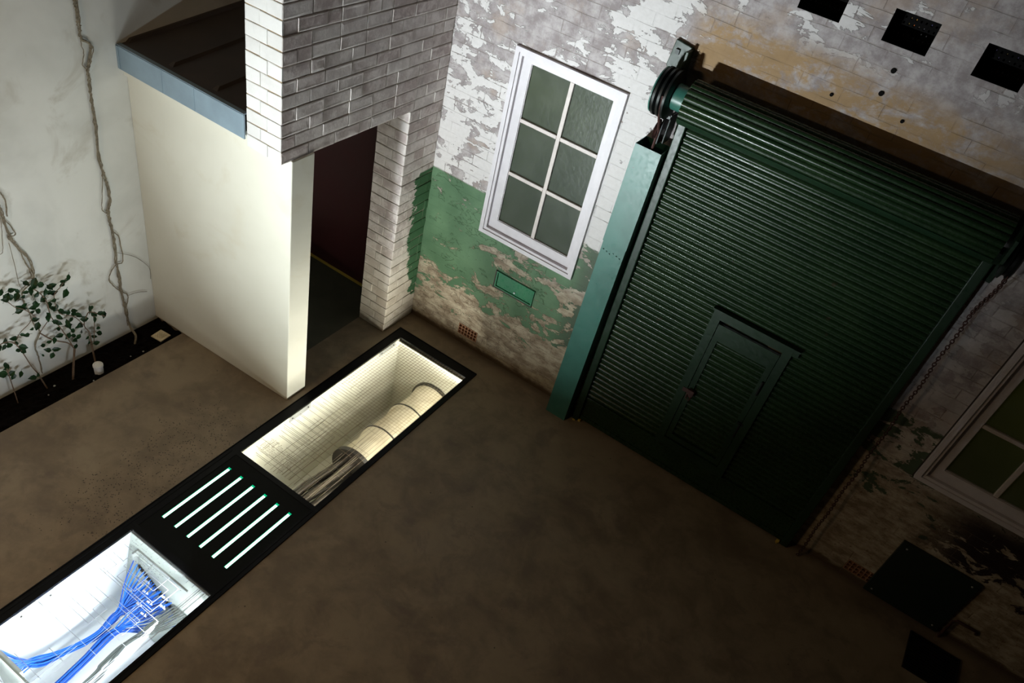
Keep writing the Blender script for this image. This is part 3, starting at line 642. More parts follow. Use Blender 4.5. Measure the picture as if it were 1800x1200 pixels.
def air_brick(x0, z0, w_, h_, label):
    mb = MB(); nx, nz = 6, 3; m_ = 0.006; hs = []
    px, pz = (w_ - m_) / nx, (h_ - m_) / nz
    for i in range(nx):
        for j in range(nz): hs.append((x0 + m_ + i * px, x0 + (i + 1) * px, z0 + m_ + j * pz, z0 + (j + 1) * pz))
    slab(mb, 'y', -0.004, 0.04, (x0, x0 + w_), (z0, z0 + h_), hs)
    mb.box(x0, x0 + w_, 0.05, 0.06, z0, z0 + h_, 1)
    o = mb.build('air_brick', ['terra', 'black'], fix=False); weld(o); return tag(o, label, 'air brick')
air_brick(0.521, 0.096, 0.200, 0.108, 'terracotta air brick low in the wall below the green hatch')
air_brick(4.192, 0.056, 0.212, 0.108, 'terracotta air brick low in the wall beside the dark cover plate')
for k, (a, b, c, d_) in enumerate(VENTS):
    t = thing('ventilation_grille', ((a + b) / 2, 0.1, c), ('first dark ventilation grille in the wall top, cut by the top of the view', 'middle dark ventilation grille high in the wall with orange light behind it', 'third dark ventilation grille, furthest from the window and cut by the side of the view')[k], 'grille', 'grilles in the openings high on the back wall')
    MB().box(a, a + .002, .002, .165, c, d_).box(b - .002, b, .002, .165, c, d_).box(a, b, .002, .165, c, c + .002).box(a, b, .002, .165, d_ - .002, d_).build('shaft_shade_sheet', 'black', t)  # black sheets added to paint the inside of the opening as dark shade
    nx, nz = 8, 5; hs = []; px = (b - a - .02) / nx; pz = (d_ - c - .02) / nz
    for i in range(nx):
        for j in range(nz): hs.append((a + .01 + i * px + .009, a + .01 + (i + 1) * px - .009, c + .01 + j * pz + .009, c + .01 + (j + 1) * pz - .009))
    o = slab(MB(), 'y', 0.165, 0.170, (a + .001, b - .001), (c + .001, d_ - .001), hs).build('mesh_plate', 'rust', t, fix=False); weld(o)
    R = random.Random(20 + k)
    if k == 1: spots = [(3, 3, (1, .55, .12)), (3, 2, (.9, .25, .06)), (2, 3, (.3, .22, .08)), (2, 2, (.28, .22, .05)), (4, 4, (.5, .08, .03)), (5, 2, (.16, .16, .2)), (6, 3, (.14, .12, .3)), (4, 2, (.16, .12, .1)), (5, 1, (.1, .1, .1)), (6, 1, (.12, .12, .12))]
    else: spots = [(i, j, R.choice([(.3, .25, .5), (.25, .25, .25), (.4, .3, .1), (.2, .35, .15)])) for i in range(1, 6) for j in (2, 3, 4) if R.random() < .7]
    o.data.materials[0] = M['black']
    for (i, j, cc) in spots:
        mb = MB().box(a + .01 + i * px + .012, a + .01 + (i + 1) * px - .012, 0.176, 0.180, c + .01 + j * pz + .012, c + .01 + (j + 1) * pz - .012)
        mb.build('lit_hole', emis('glow_%d_%d_%d' % (k, i, j), cc, 0.30 if k == 1 else 0.08), t)
for (x, z, r) in ((2.820, 3.431, 0.014), (2.818, 3.301, 0.014), (2.580, 3.197, 0.010), (2.986, 3.207, 0.010)):
    near = {3.431: 'round dark bolt head in the wall just under the middle vent, upper of two', 3.301: 'round dark bolt head in the wall below the middle vent, lower of two', 3.197: 'small dark plug in the stained wall above the shutter roll, between drum end and bolts', 3.207: 'small dark plug in the wall above the shutter roll, beyond the two bolts'}[z]
    tag(MB().lathe([(-0.010, r * 0.8), (-0.008, r), (0.001, r)], (x, 0, z), 'y', 14).build('wall_bolt', 'black'), near, 'bolt', 'bolts and plugs above the shutter')
t = thing('cover_plate', (4.66, -0.02, 0), 'big square blackish-green metal cover plate standing on the floor below the second window', 'cover plate')
MB().box(4.383, 4.938, -0.030, -0.001, 0.003, 0.606).build('plate', 'dplate', t, bevel=0.004)
for (x, z) in ((4.43, 0.56), (4.89, 0.56), (4.43, 0.05), (4.89, 0.05)): MB().lathe([(-0.034, 0.006), (-0.029, 0.008)], (x, 0, z), 'y', 10).build('screw', 'galv', t)
tag(MB().tube([(4.962, -0.045, 0.0), (4.962, -0.04, 0.20), (4.978, -0.036, 0.218), (5.112, -0.030, 0.218), (5.13, -0.02, 0.20), (5.135, -0.004, 0.17)], 0.011, 8).build('bent_pipe', 'rust', smooth=True), 'thin dark bent pipe on the wall beside the square cover plate', 'pipe')
t = thing('floor_grate', (4.955, -0.32, 0), 'black slatted metal drain grate in the floor below the cover plate', 'grate')
MB().box(4.774, 5.137, -0.492, -0.148, 0.0, 0.004).build('base', 'black', t)
mb = MB(); mb.box(4.774, 4.786, -0.492, -0.148, 0.004, 0.014).box(5.125, 5.137, -0.492, -0.148, 0.004, 0.014).box(4.786, 5.125, -0.492, -0.480, 0.004, 0.014).box(4.786, 5.125, -0.160, -0.148, 0.004, 0.014); mb.build('frame', 'dkiron', t)
mb = MB()
for k in range(12): mb.box(4.786, 5.125, -0.472 + k * 0.0255, -0.460 + k * 0.0255, 0.004, 0.013)
mb.build('slats', 'dkiron', t)

# ================================================================ TRENCH: frame, covers, light panel
t = thing('trench_frame', (0.5, -2.0, 0), 'long black steel frame let into the concrete floor around the glass covers', 'frame')
mb = MB(); ys = [(-0.243, -0.345), (-2.165, -2.205), (-3.015, -3.060)]
mb.box(TX0, GX0, -9.60, -0.243, -0.012, 0.006).box(GX1, TX1, -9.60, -0.243, -0.012, 0.006)
for (a, b) in ys: mb.box(GX0, GX1, b, a, -0.012, 0.006)
mb.box(GX0, GX1, -9.60, -9.5, -0.012, 0.006)
mb.build('surround', 'frame', t)
mb = MB()
mb.box(TX0, TX0 + 0.006, -9.60, -0.243, 0.006, 0.011).box(TX1 - 0.006, TX1, -9.60, -0.243, 0.006, 0.011).box(TX0, TX1, -0.249, -0.243, 0.006, 0.011).box(TX0 + .03, TX0 + .034, -9.6, -2.2, 0.006, 0.009).box(TX1 - .034, TX1 - .030, -9.6, -2.2, 0.006, 0.009)
mb.build('edge_bead', 'frame', t)

def glass_cover(y0, y1, label):
    t = thing('glass_floor_cover', ((GX0 + GX1) / 2, (y0 + y1) / 2, 0), label, 'glass cover')
    MB().box(GX0 + .001, GX1 - .001, y0 + .001, y1 - .001, -0.010, 0.002).build('glass_sheet', 'glass', t); return t
g1 = glass_cover(-2.165, -0.345, 'glass floor cover etched with a fine street grid over the big pipe')
R = random.Random(11); mb = MB(); zt_ = 0.0026
def hl(mb, x0, x1, y, w_=0.0022): mb.box(x0, x1, y - w_ / 2, y + w_ / 2, 0.0021, zt_)
def vl(mb, y0, y1, x, w_=0.0022): mb.box(x - w_ / 2, x + w_ / 2, y0, y1, 0.0021, zt_)
k = 0; x = GX0 + 0.012
while x < GX1 - 0.005:
    ye = -1.02 - 0.30 * (x - GX0) - R.uniform(0, 0.12)
    if x > 0.45: ye -= 0.30
    vl(mb, ye, -0.352, x)
    if R.random() < 0.22: vl(mb, -2.14, ye - R.uniform(0.0, 0.1), x + 0.004)
    x += 0.0285
y = -0.365
while y > -1.25:
    hl(mb, GX0 + 0.004, GX1 - 0.004, y); y -= 0.0275
while y > -2.12:
    a = GX0 + 0.02 + R.uniform(0, 0.25); b = R.uniform(0.5, 0.86)
    hl(mb, a, b, y)
    if R.random() < 0.6: hl(mb, R.uniform(.15, .3), R.uniform(.35, .6), y - 0.012)
    if R.random() < 0.5:
        xx = R.uniform(0.2, 0.8); vl(mb, y - R.uniform(.06, .2), y, xx); vl(mb, y - R.uniform(.06, .2), y, xx + 0.03)
    y -= R.choice((0.03, 0.045, 0.06))
for q in range(26):
    xx = R.uniform(0.46, 0.85); vl(mb, -2.12, R.uniform(-1.9, -1.2), xx)
mb.build('etched_street_lines', 'etch1', g1)
mb = MB()
for row in range(9):
    x = 0.215; yy = -1.930 - row * 0.0165; xe = 0.50 + R.uniform(-0.05, 0.03)
    if row in (0, 8): xe = 0.33
    while x < xe:
        l_ = R.choice((0.006, 0.008, 0.010)); 
        if R.random() < 0.85:
            hl(mb, x, x + l_ * 0.8, yy + 0.0035, 0.0018); vl(mb, yy - 0.0045, yy + 0.0045, x + R.choice((0, l_ * 0.7)), 0.0018)
            if R.random() < .5: hl(mb, x, x + l_ * 0.8, yy - 0.0040, 0.0018)
        x += l_ + 0.004
mb.build('etched_caption', 'etch1', g1)

g2 = glass_cover(-9.5, -3.060, 'glass floor cover with white etched lines over the blue cables')
mb = MB(); R = random.Random(9)
hl(mb, 0.30, 0.72, -3.155, .003); hl(mb, 0.25, 0.70, -3.36, .003); hl(mb, 0.25, 0.70, -3.345, .003); vl(mb, -3.36, -3.155, 0.70, .003)
for (x0, y0, x1, y1) in ((0.20, -3.16, 0.30, -3.24), (0.33, -3.17, 0.47, -3.26), (0.36, -3.27, 0.52, -3.33), (0.45, -3.14, 0.60, -3.26), (0.18, -3.28, 0.29, -3.36), (0.5, -3.2, 0.66, -3.31), (.62, -3.37, .78, -3.46), (.3, -3.5, .5, -3.62), (.44, -3.43, .7, -3.55)):
    hl(mb, x0, x1, y0, .003); hl(mb, x0, x1, y1, .003); vl(mb, y1, y0, x0, .003); vl(mb, y1, y0, x1, .003)
for q in range(7):
    y = -3.45 - q * 0.13; hl(mb, R.uniform(.17, .5), R.uniform(.6, .86), y, .003)
for q in range(4): vl(mb, R.uniform(-4.4, -3.9), R.uniform(-3.8, -3.2), R.uniform(.45, .86), .003)
for q in range(14): x = GX0 + .03 + q * .052; vl(mb, -3.10, -3.066, x, .002)
for q in range(8): vl(mb, -4.4, -3.08, 0.84 + .003 * q if q < 1 else R.uniform(.78, .86), .002)
hl(mb, GX0, GX1, -3.075, .002); vl(mb, -4.9, -3.06, GX0 + .01, .002)
mb.build('etched_plan_lines', 'etch2', g2)
mb = MB()
for row in range(7):
    x = 0.22 + 0.015 * row; yy = -3.115 - row * 0.016; xe = x + R.uniform(0.20, 0.42)
    while x < xe:
        l_ = R.choice((0.005, 0.008, 0.012))
        if R.random() < 0.34: hl(mb, x, x + l_ * .7, yy + R.uniform(-.003, .003), 0.0014); 
        if R.random() < 0.2: vl(mb, yy - 0.003, yy + 0.003, x, 0.0014)
        x += l_ + 0.005
mb.build('printed_caption', 'print', g2)
mb = MB()
for (x, y) in ((.665, -3.255), (.70, -3.30), (.625, -3.33), (.59, -3.375), (.66, -3.40), (.55, -3.30), (.50, -3.25), (.47, -3.35)):
    mb.box(x, x + .022, y, y + .012, .0021, .0027); mb.face([(x + .03, y, .0027), (x + .05, y + .004, .0027), (x + .03, y + .018, .0027)])
mb.build('etched_symbols', 'etch2', g2)

t = thing('light_panel', (0.5, -2.61, 0), 'charcoal floor panel with six glowing green-white light slots between the two glass covers', 'light panel')
xs6 = [0.2105 + k * 0.1167 for k in range(6)]
mb = MB(); hs = [(x - .0128, x + .0128, -2.880, -2.310) for x in xs6]
o = slab(mb, 'z', -0.012, 0.003, (GX0, GX1), (-3.015, -2.205), hs).build('panel_sheet', 'panel', t, fix=False); weld(o)
for x in xs6:
    s_ = MB().box(x - .0098, x + .0098, -2.872, -2.328, -0.010, -0.001).build('light_slot', 'slot', t)
    MB().box(x - .0085, x + .0085, -2.3265, -2.3215, -0.010, -0.0005).box(x - .0085, x + .0085, -2.3185, -2.313, -0.010, -0.0005).build('slot_end', 'slotend', s_)
    MB().box(x - .0124, x - .0100, -2.878, -2.312, -0.010, 0.0015).box(x + .0100, x + .0124, -2.878, -2.312, -0.010, 0.0015).build('slot_halo_strip', 'slotend', s_)  # glowing strips imitate the green halo beside each slot
    MB().box(x - .011, x + .011, -2.880, -2.310, -0.014, -0.012).build('slot_back', 'panelled', s_)

# ---- inside the warm pit: big jointed pipe, tubes, brackets
t = thing('clay_pipe', (0.60, -0.9, -0.5), 'big pale jointed clay pipe lying under the gridded glass cover', 'pipe')
cx, cz = 0.605, -0.515
def bump_prof(y0, y1): return [(y0, 0.200), (y0 + 0.02, 0.192), (y1 - 0.12, 0.186), (y1 - 0.08, 0.196), (y1 - 0.03, 0.205), (y1, 0.205)]
for k, (a, b) in enumerate(((-1.39, -1.045), (-1.04, -0.690), (-0.685, -0.345))):
    MB().lathe(bump_prof(a, b), (cx, 0, cz), 'y', 48).build('pipe_length', 'pipe', t, smooth=True)
    MB().lathe([(b - .016, .208), (b - .011, .211), (b - .004, .211), (b - .001, .208)], (cx, 0, cz), 'y', 48).build('joint_band', 'piped', t, smooth=True)
MB().lathe([(-0.375, .19), (-0.375, .222), (-0.346, .222), (-0.346, .19)], (cx, 0, cz), 'y', 48).build('wall_collar', 'piped', t, smooth=True)
MB().lathe([(-1.425, 0.14), (-1.425, 0.222), (-1.385, 0.222), (-1.385, 0.19)], (cx, 0, cz), 'y', 48).build('dark_collar', 'piped', t, smooth=True)
grp = 'dark tubes running from the pipe mouth'
R = random.Random(4); proto = None
for k in range(12):
    a_ = k / 12 * 2 * PI; rr = 0.13 if k < 9 else 0.05
    x0, z0 = cx + rr * math.cos(a_ * (12 / 9 if k < 9 else 4)), cz + rr * math.sin(a_ * (12 / 9 if k < 9 else 4))
    x1 = cx + (x0 - cx) * 0.9 + 0.02; z1 = -0.33 + (z0 - cz) * 0.55; r = R.uniform(.018, .030)
    o = MB().tube([(x0, -1.405, z0), (x0, -1.62, z0 + .03), ((x0 + x1) / 2, -1.85, (z0 + z1) / 2 + .03), (x1, -2.168, z1)], r, 12).build('dark_tube', 'tube', smooth=True)
    tag(o, 'dark metal tube in the bundle leaving the collar of the big pipe', 'tube', grp)
def bracket(y0, y1, label, z0=-0.10):
    o = MB().box(0.146, 0.150, y0, y1, z0, -0.014).lathe([(0.149, .006), (0.154, .006)], (0, y0 + .03, (z0 - .014) / 2), 'x', 10, 1).lathe([(0.149, .006), (0.154, .006)], (0, y1 - .03, (z0 - .014) / 2), 'x', 10, 1).build('angle_bracket', ['galv', 'piped'])
    tag(o, label, 'bracket')
bracket(-0.62, -0.40, 'grey metal bracket under the glass at the far corner of the pipe pit', -0.06)
bracket(-1.68, -1.45, 'grey metal bracket on the pit side below the cream wall corner', -0.07)
bracket(-3.84, -3.60, 'grey metal bracket with two screws on the white side of the cable pit', -0.10)

# ---- inside the cool pit: boards, cables, ringed duct
t = thing('patch_board', (0.5, -3.1, -0.4), 'grey board with a port panel where the blue cables fan out, nearest the light slots', 'board')
mb = MB(); f_ = lambda z: -3.070 + 0.22 * z
mb.face([(0.147, f_(-.015), -.015), (0.93, f_(-.015), -.015), (0.93, f_(-.79), -.79), (0.147, f_(-.79), -.79)]); mb.face([(0.147, f_(-.015) + .006, -.015), (0.93, f_(-.015) + .006, -.015), (0.93, f_(-.79) + .006, -.79), (0.147, f_(-.79) + .006, -.79)])
mb.build('board_face', 'board', t, fix=False)
mb = MB().box(0.235, 0.70, -3.150, -3.098, -0.44, -0.42).box(0.235, 0.70, -3.104, -3.088, -0.115, -0.100).box(.225, .240, -3.14, -3.09, -.44, -.10); mb.build('port_panel', 'galv', t)
mb = MB()
for q in range(22):
    xq = 0.262 + q * .0175; zc = -0.13 - 0.14 * q / 21
    mb.box(xq - .005, xq + .005, f_(zc - .1) - .012, f_(zc - .1) + .004, zc - .125, zc - .09)
mb.build('ports', 'piped', t)
t = thing('patch_board', (0.4, -3.9, -0.2), 'grey board with connectors at the other end of the curving blue bundle', 'board')
mb = MB(); g_ = lambda z: -3.925 - 0.10 * (z + .07) * 0
mb.box(0.150, 0.60, -4.02, -4.008, -0.55, -0.06); mb.build('board_face', 'board', t)
MB().box(0.17, 0.42, -4.006, -3.985, -0.16, -0.10).box(0.17, 0.42, -4.006, -3.985, -0.25, -0.19).build('port_panel', 'galv', t)
def bez(pts, n=7):
    out = []; P = [Vector(p) for p in pts]; P = [P[0]] + P + [P[-1]]
    for i in range(1, len(P) - 2):
        for k in range(n):
            t_ = k / n; a, b, c, d = P[i - 1], P[i], P[i + 1], P[i + 2]
            out.append(0.5 * ((2 * b) + (-a + c) * t_ + (2 * a - 5 * b + 4 * c - d) * t_ ** 2 + (-a + 3 * b - 3 * c + d) * t_ ** 3))
    out.append(P[-2]); return out
R = random.Random(21)
for k in range(34):
    fx_ = k / 33; x0 = 0.262 + 0.34 * fx_; z0 = -0.13 - 0.14 * fx_ - 0.05 * (k % 3); rx, rz_ = R.uniform(-.019, .019), R.uniform(-.017, .017)
    ye = R.uniform(-3.99, -3.985); xe = 0.18 + R.random() * 0.22; ze = R.choice((-.13, -.22))
    pts = [(x0, -3.155, z0), (0.5 * x0 + .165, -3.26, z0 - .10), (.330 + rx, -3.36, -.43 + rz_), (.348 + rx, -3.53, -.45 + rz_), (.292 + rx, -3.72, -.45 + rz_), (.245 + rx * 1.6, -3.86, -.42 + rz_ * 2), (xe, ye, ze)]
    tag(MB().tube(bez(pts, 6), 0.0042, 6).build('data_cable', 'blue', smooth=True), 'blue data cable of the curving bundle that swings to the white pit side', 'cable', 'blue cables of the curving bundle')
for k in range(18):
    x0 = 0.42 + 0.25 * k / 17; z0 = -0.22 - 0.16 * k / 17 - 0.05 * (k % 2); rx, rz_ = R.uniform(-.020, .020), R.uniform(-.018, .018)
    pts = [(x0, -3.155, z0), (0.6 * x0 + .165, -3.27, z0 - .10), (.412 + rx, -3.46, -.44 + rz_), (.428 + rx, -3.70, -.46 + rz_), (.452 + rx, -4.1, -.47 + rz_), (.46 + rx, -4.95, -.47 + rz_)]
    tag(MB().tube(bez(pts, 6), 0.0042, 6).build('data_cable', 'blue', smooth=True), 'blue data cable of the straight bundle running along the middle of the pit', 'cable', 'blue cables of the straight bundle')
for k in range(9):
    x0 = 0.62 + 0.16 * k / 8; z0 = -0.30; rx, rz_ = R.uniform(-.014, .014), R.uniform(-.012, .012); sp = 0.02 if k % 2 else -0.02
    pts = [(x0, -3.145, z0), (0.6 * x0 + .20, -3.29, z0 - .06), (.530 + rx, -3.44, -.45 + rz_), (.548 + rx + sp, -3.62, -.46 + rz_), (.575 + rx + sp, -3.8, -.46 + rz_), (.60 + rx + sp, -4.95, -.47 + rz_)]
    tag(MB().tube(bez(pts, 6), 0.0058, 6).build('power_cable', 'grey', smooth=True), 'dark grey cable running beside the straight blue bundle in the pit', 'cable', 'dark grey cables in the pit')
prof = []
y = -4.95
while y < -3.30:
    prof += [(y, .038), (y + .058, .038), (y + .060, .052), (y + .070, .052), (y + .072, .038)]; y += .082
tag(MB().lathe(prof, (0.690, 0, -0.50), 'y', 24).build('ringed_duct', 'whitep', smooth=True), 'white plastic duct with raised rings beside the grey cables', 'duct')

# ================================================================ GARDEN BED AND PLANTS
R = random.Random(2); bm = bmesh.new(); nx, ny = 14, 280; gv = []
for j in range(ny + 1):
    row = []
    for i in range(nx + 1):
        x = -1.447 + 0.317 * i / nx; y = -11.0 + 9.4 * j / ny
        z = -0.035 + R.uniform(-.010, .012) * (0 < i < nx) + (0.012 * math.sin(y * 9) * math.sin(i))
        row.append(bm.verts.new((x, y, z)))
    gv.append(row)
for j in range(ny):
    for i in range(nx): bm.faces.new((gv[j][i], gv[j][i + 1], gv[j + 1][i + 1], gv[j + 1][i]))
me = bpy.data.meshes.new('garden_soil'); bm.to_mesh(me); bm.free(); me.materials.append(M['soil'])
so = bpy.data.objects.new('garden_soil', me); COL.objects.link(so); so['kind'] = 'stuff'; so['label'] = 'strip of black garden soil along the foot of the white wall'; so['category'] = 'soil'
t = thing('drain_cover', (-1.222, -1.745, -0.02), 'small square cream perforated drain cover on the black soil in the corner', 'drain cover')
rot = Matrix.Translation((-1.225, -1.748, 0)) @ Matrix.Rotation(0.10, 4, 'Z')
mb = MB(); hs = []
for i in range(6):
    for j in range(6):
        if (i + j) % 2 == 0: hs.append((-.030 + i * .0105, -.0225 + i * .0105, -.030 + j * .0105, -.0225 + j * .0105))
slab(mb, 'z', -0.012, -0.004, (-.052, .052), (-.052, .052), hs); mb.v = [tuple(rot @ Vector(v)) for v in mb.v]
o = mb.build('perforated_plate', 'drain', t, fix=False); weld(o)
mb = MB(); mb.box(-.05, .05, -.05, .05, -0.035, -0.014, mat=rot); mb.build('collar', 'black', t)
t = thing('pipe_stub', (-1.215, -2.315, -0.03), 'short white plastic pipe stub standing upright in the soil among the twigs', 'pipe')
mb = MB(); mb.lathe([(-0.04, .032), (0.055, .034), (0.055, .027), (0.02, .026)], (-1.215, -2.315, 0), 'z', 24, caps=False); mb.build('tube_wall', 'whitep', t, smooth=True)
MB().lathe([(0.034, .037), (0.050, .037)], (-1.215, -2.315, 0), 'z', 24).build('rim', 'whitep', t)
for i, (x, y, s) in enumerate(((-1.18, -1.95, .008), (-1.16, -2.40, .007), (-1.30, -2.62, .009), (-1.25, -2.70, .006), (-1.2, -2.05, .006))):
    mb = MB(); mb.lathe([(-s * .7, s * .3), (-s * .2, s), (s * .3, s * .8), (s * .7, s * .2)], (x, y, -0.03 + s), 'z', 8)
    lab = ['small pale pebble on the soil below the drain cover', 'small pale pebble on the soil edge beside the pipe stub', 'largest pale pebble on the soil under the leafy twigs', 'pale pebble on the soil furthest from the wall corner', 'tiny pebble on the soil between drain cover and pipe stub'][i]
    tag(mb.build('pebble', 'galv', smooth=True), lab, 'pebble', 'pebbles on the soil')

XW = -1.432
def strand(mb, yz, r, jit=0.004, x=XW, seed=0):
    R = random.Random(seed); pts = [Vector((x + R.uniform(-jit * .3, jit * .6), y, z)) for y, z in yz]
    q = bez(pts, 6); q = [p + Vector((R.uniform(0, jit * .5), R.uniform(-jit, jit), 0)) for p in q]
    mb.tube(q, [r * R.uniform(.8, 1.2) for _ in q], 6)
CR = [(-1.894, 2.771), (-1.916, 2.643), (-1.914, 2.589), (-1.912, 2.511), (-1.912, 2.469), (-1.911, 2.409), (-1.854, 2.356), (-1.875, 2.268), (-1.901, 2.206), (-1.902, 2.127), (-1.906, 2.024), (-1.904, 1.855), (-1.917, 1.607), (-1.904, 1.466), (-1.887, 1.369), (-1.884, 1.237), (-1.909, 1.161), (-1.909, 1.093), (-1.903, 1.012), (-1.898, 0.878), (-1.908, 0.705), (-1.902, 0.54), (-1.903, 0.383), (-1.89, 0.249), (-1.882, 0.06)]
t = thing('wall_creeper', (-1.43, -1.88, 0), 'bare woody creeper climbing the white wall nearest the corner', 'creeper')
mb = MB()
for s, dy in ((1, 0), (2, .008), (3, -.008), (4, .004)): strand(mb, [(y + dy, z) for y, z in ([(-1.90, 3.4), (-1.89, 3.05)] + CR)], 0.0050 if s == 1 else 0.0032, 0.006, seed=s)
mb.tube(bez([(XW, -1.882, .08), (-1.40, -1.885, .04), (-1.33, -1.90, .02), (-1.31, -1.93, -.04)]), 0.009, 7)
mb.build('stem', 'vine', t)
mb = MB()
mb = MB(); strand(mb, [(-1.892, 0.967), (-1.857, 0.901), (-1.852, 0.689), (-1.911, 0.68), (-1.967, 0.627), (-1.979, 0.546), (-1.908, 0.42), (-1.852, 0.35), (-1.881, 0.244)], .0042, .003, seed=5); mb.build('tendril', 'vine', t)
mb = MB(); strand(mb, [(-1.852, 0.35), (-1.776, 0.338), (-1.681, 0.299)], .0022, .003, seed=6); mb.build('tendril', 'vine', t)
mb = MB(); strand(mb, [(-1.888, 0.78), (-1.745, 0.67), (-1.64, 0.52), (-1.637, 0.404)], .0018, .001, seed=7); mb.build('tendril', 'vine', t)
mb = MB(); strand(mb, [(-1.884, 2.77), (-1.902, 2.574), (-1.916, 2.396), (-1.91, 2.319), (-1.928, 2.246), (-1.901, 2.206)], .003, .003, seed=8); mb.build('tendril', 'vine', t)
mb = MB(); strand(mb, [(-1.904, 1.466), (-1.931, 1.312), (-1.95, 1.187), (-1.913, 1.134)], .003, .002, seed=9); mb.build('tendril', 'vine', t)
mb = MB(); strand(mb, [(-1.60, 2.09), (-1.592, 2.03), (-1.605, 1.93)], .0018, .001, seed=10); mb.build('tendril', 'vine', t)
t = thing('wall_creeper', (-1.43, -2.6, 0), 'bare woody creeper rising on the white wall above the leafy shrubs', 'creeper')
mb = MB()
CL = [(-2.66, 2.4), (-2.65, 1.95), (-2.655, 1.628), (-2.622, 1.459), (-2.621, 1.399), (-2.609, 1.263), (-2.582, 1.161), (-2.525, 1.023), (-2.517, 0.904), (-2.53, 0.837), (-2.612, 0.79), (-2.62, 0.694), (-2.603, 0.597), (-2.597, 0.503), (-2.566, 0.399), (-2.62, 0.3), (-2.617, 0.185), (-2.619, 0.02)]
strand(mb, CL, .0052, .003, seed=1); strand(mb, [(y + .008, z) for y, z in CL[:10]], .004, .005, seed=2); mb.build('stem', 'vine', t)
mb = MB()
mb = MB(); strand(mb, [(-2.615, 1.621), (-2.597, 1.574), (-2.579, 1.509), (-2.589, 1.394)], .004, .002, seed=3); mb.build('tendril', 'vine', t)
mb = MB(); strand(mb, [(-2.614, 1.396), (-2.568, 1.263), (-2.577, 1.24), (-2.615, 1.239), (-2.57, 1.128), (-2.552, 1.026), (-2.534, 0.922), (-2.533, 0.863)], .004, .003, seed=4); mb.build('tendril', 'vine', t)
mb = MB(); strand(mb, [(-2.615, 1.49), (-2.639, 1.329), (-2.668, 1.164), (-2.699, 1.143)], .002, .002, seed=5); mb.build('tendril', 'vine', t)
mb = MB(); strand(mb, [(-2.62, 1.197), (-2.619, 1.002), (-2.622, 0.859), (-2.604, 0.791)], .002, .001, seed=6); mb.build('tendril', 'vine', t)

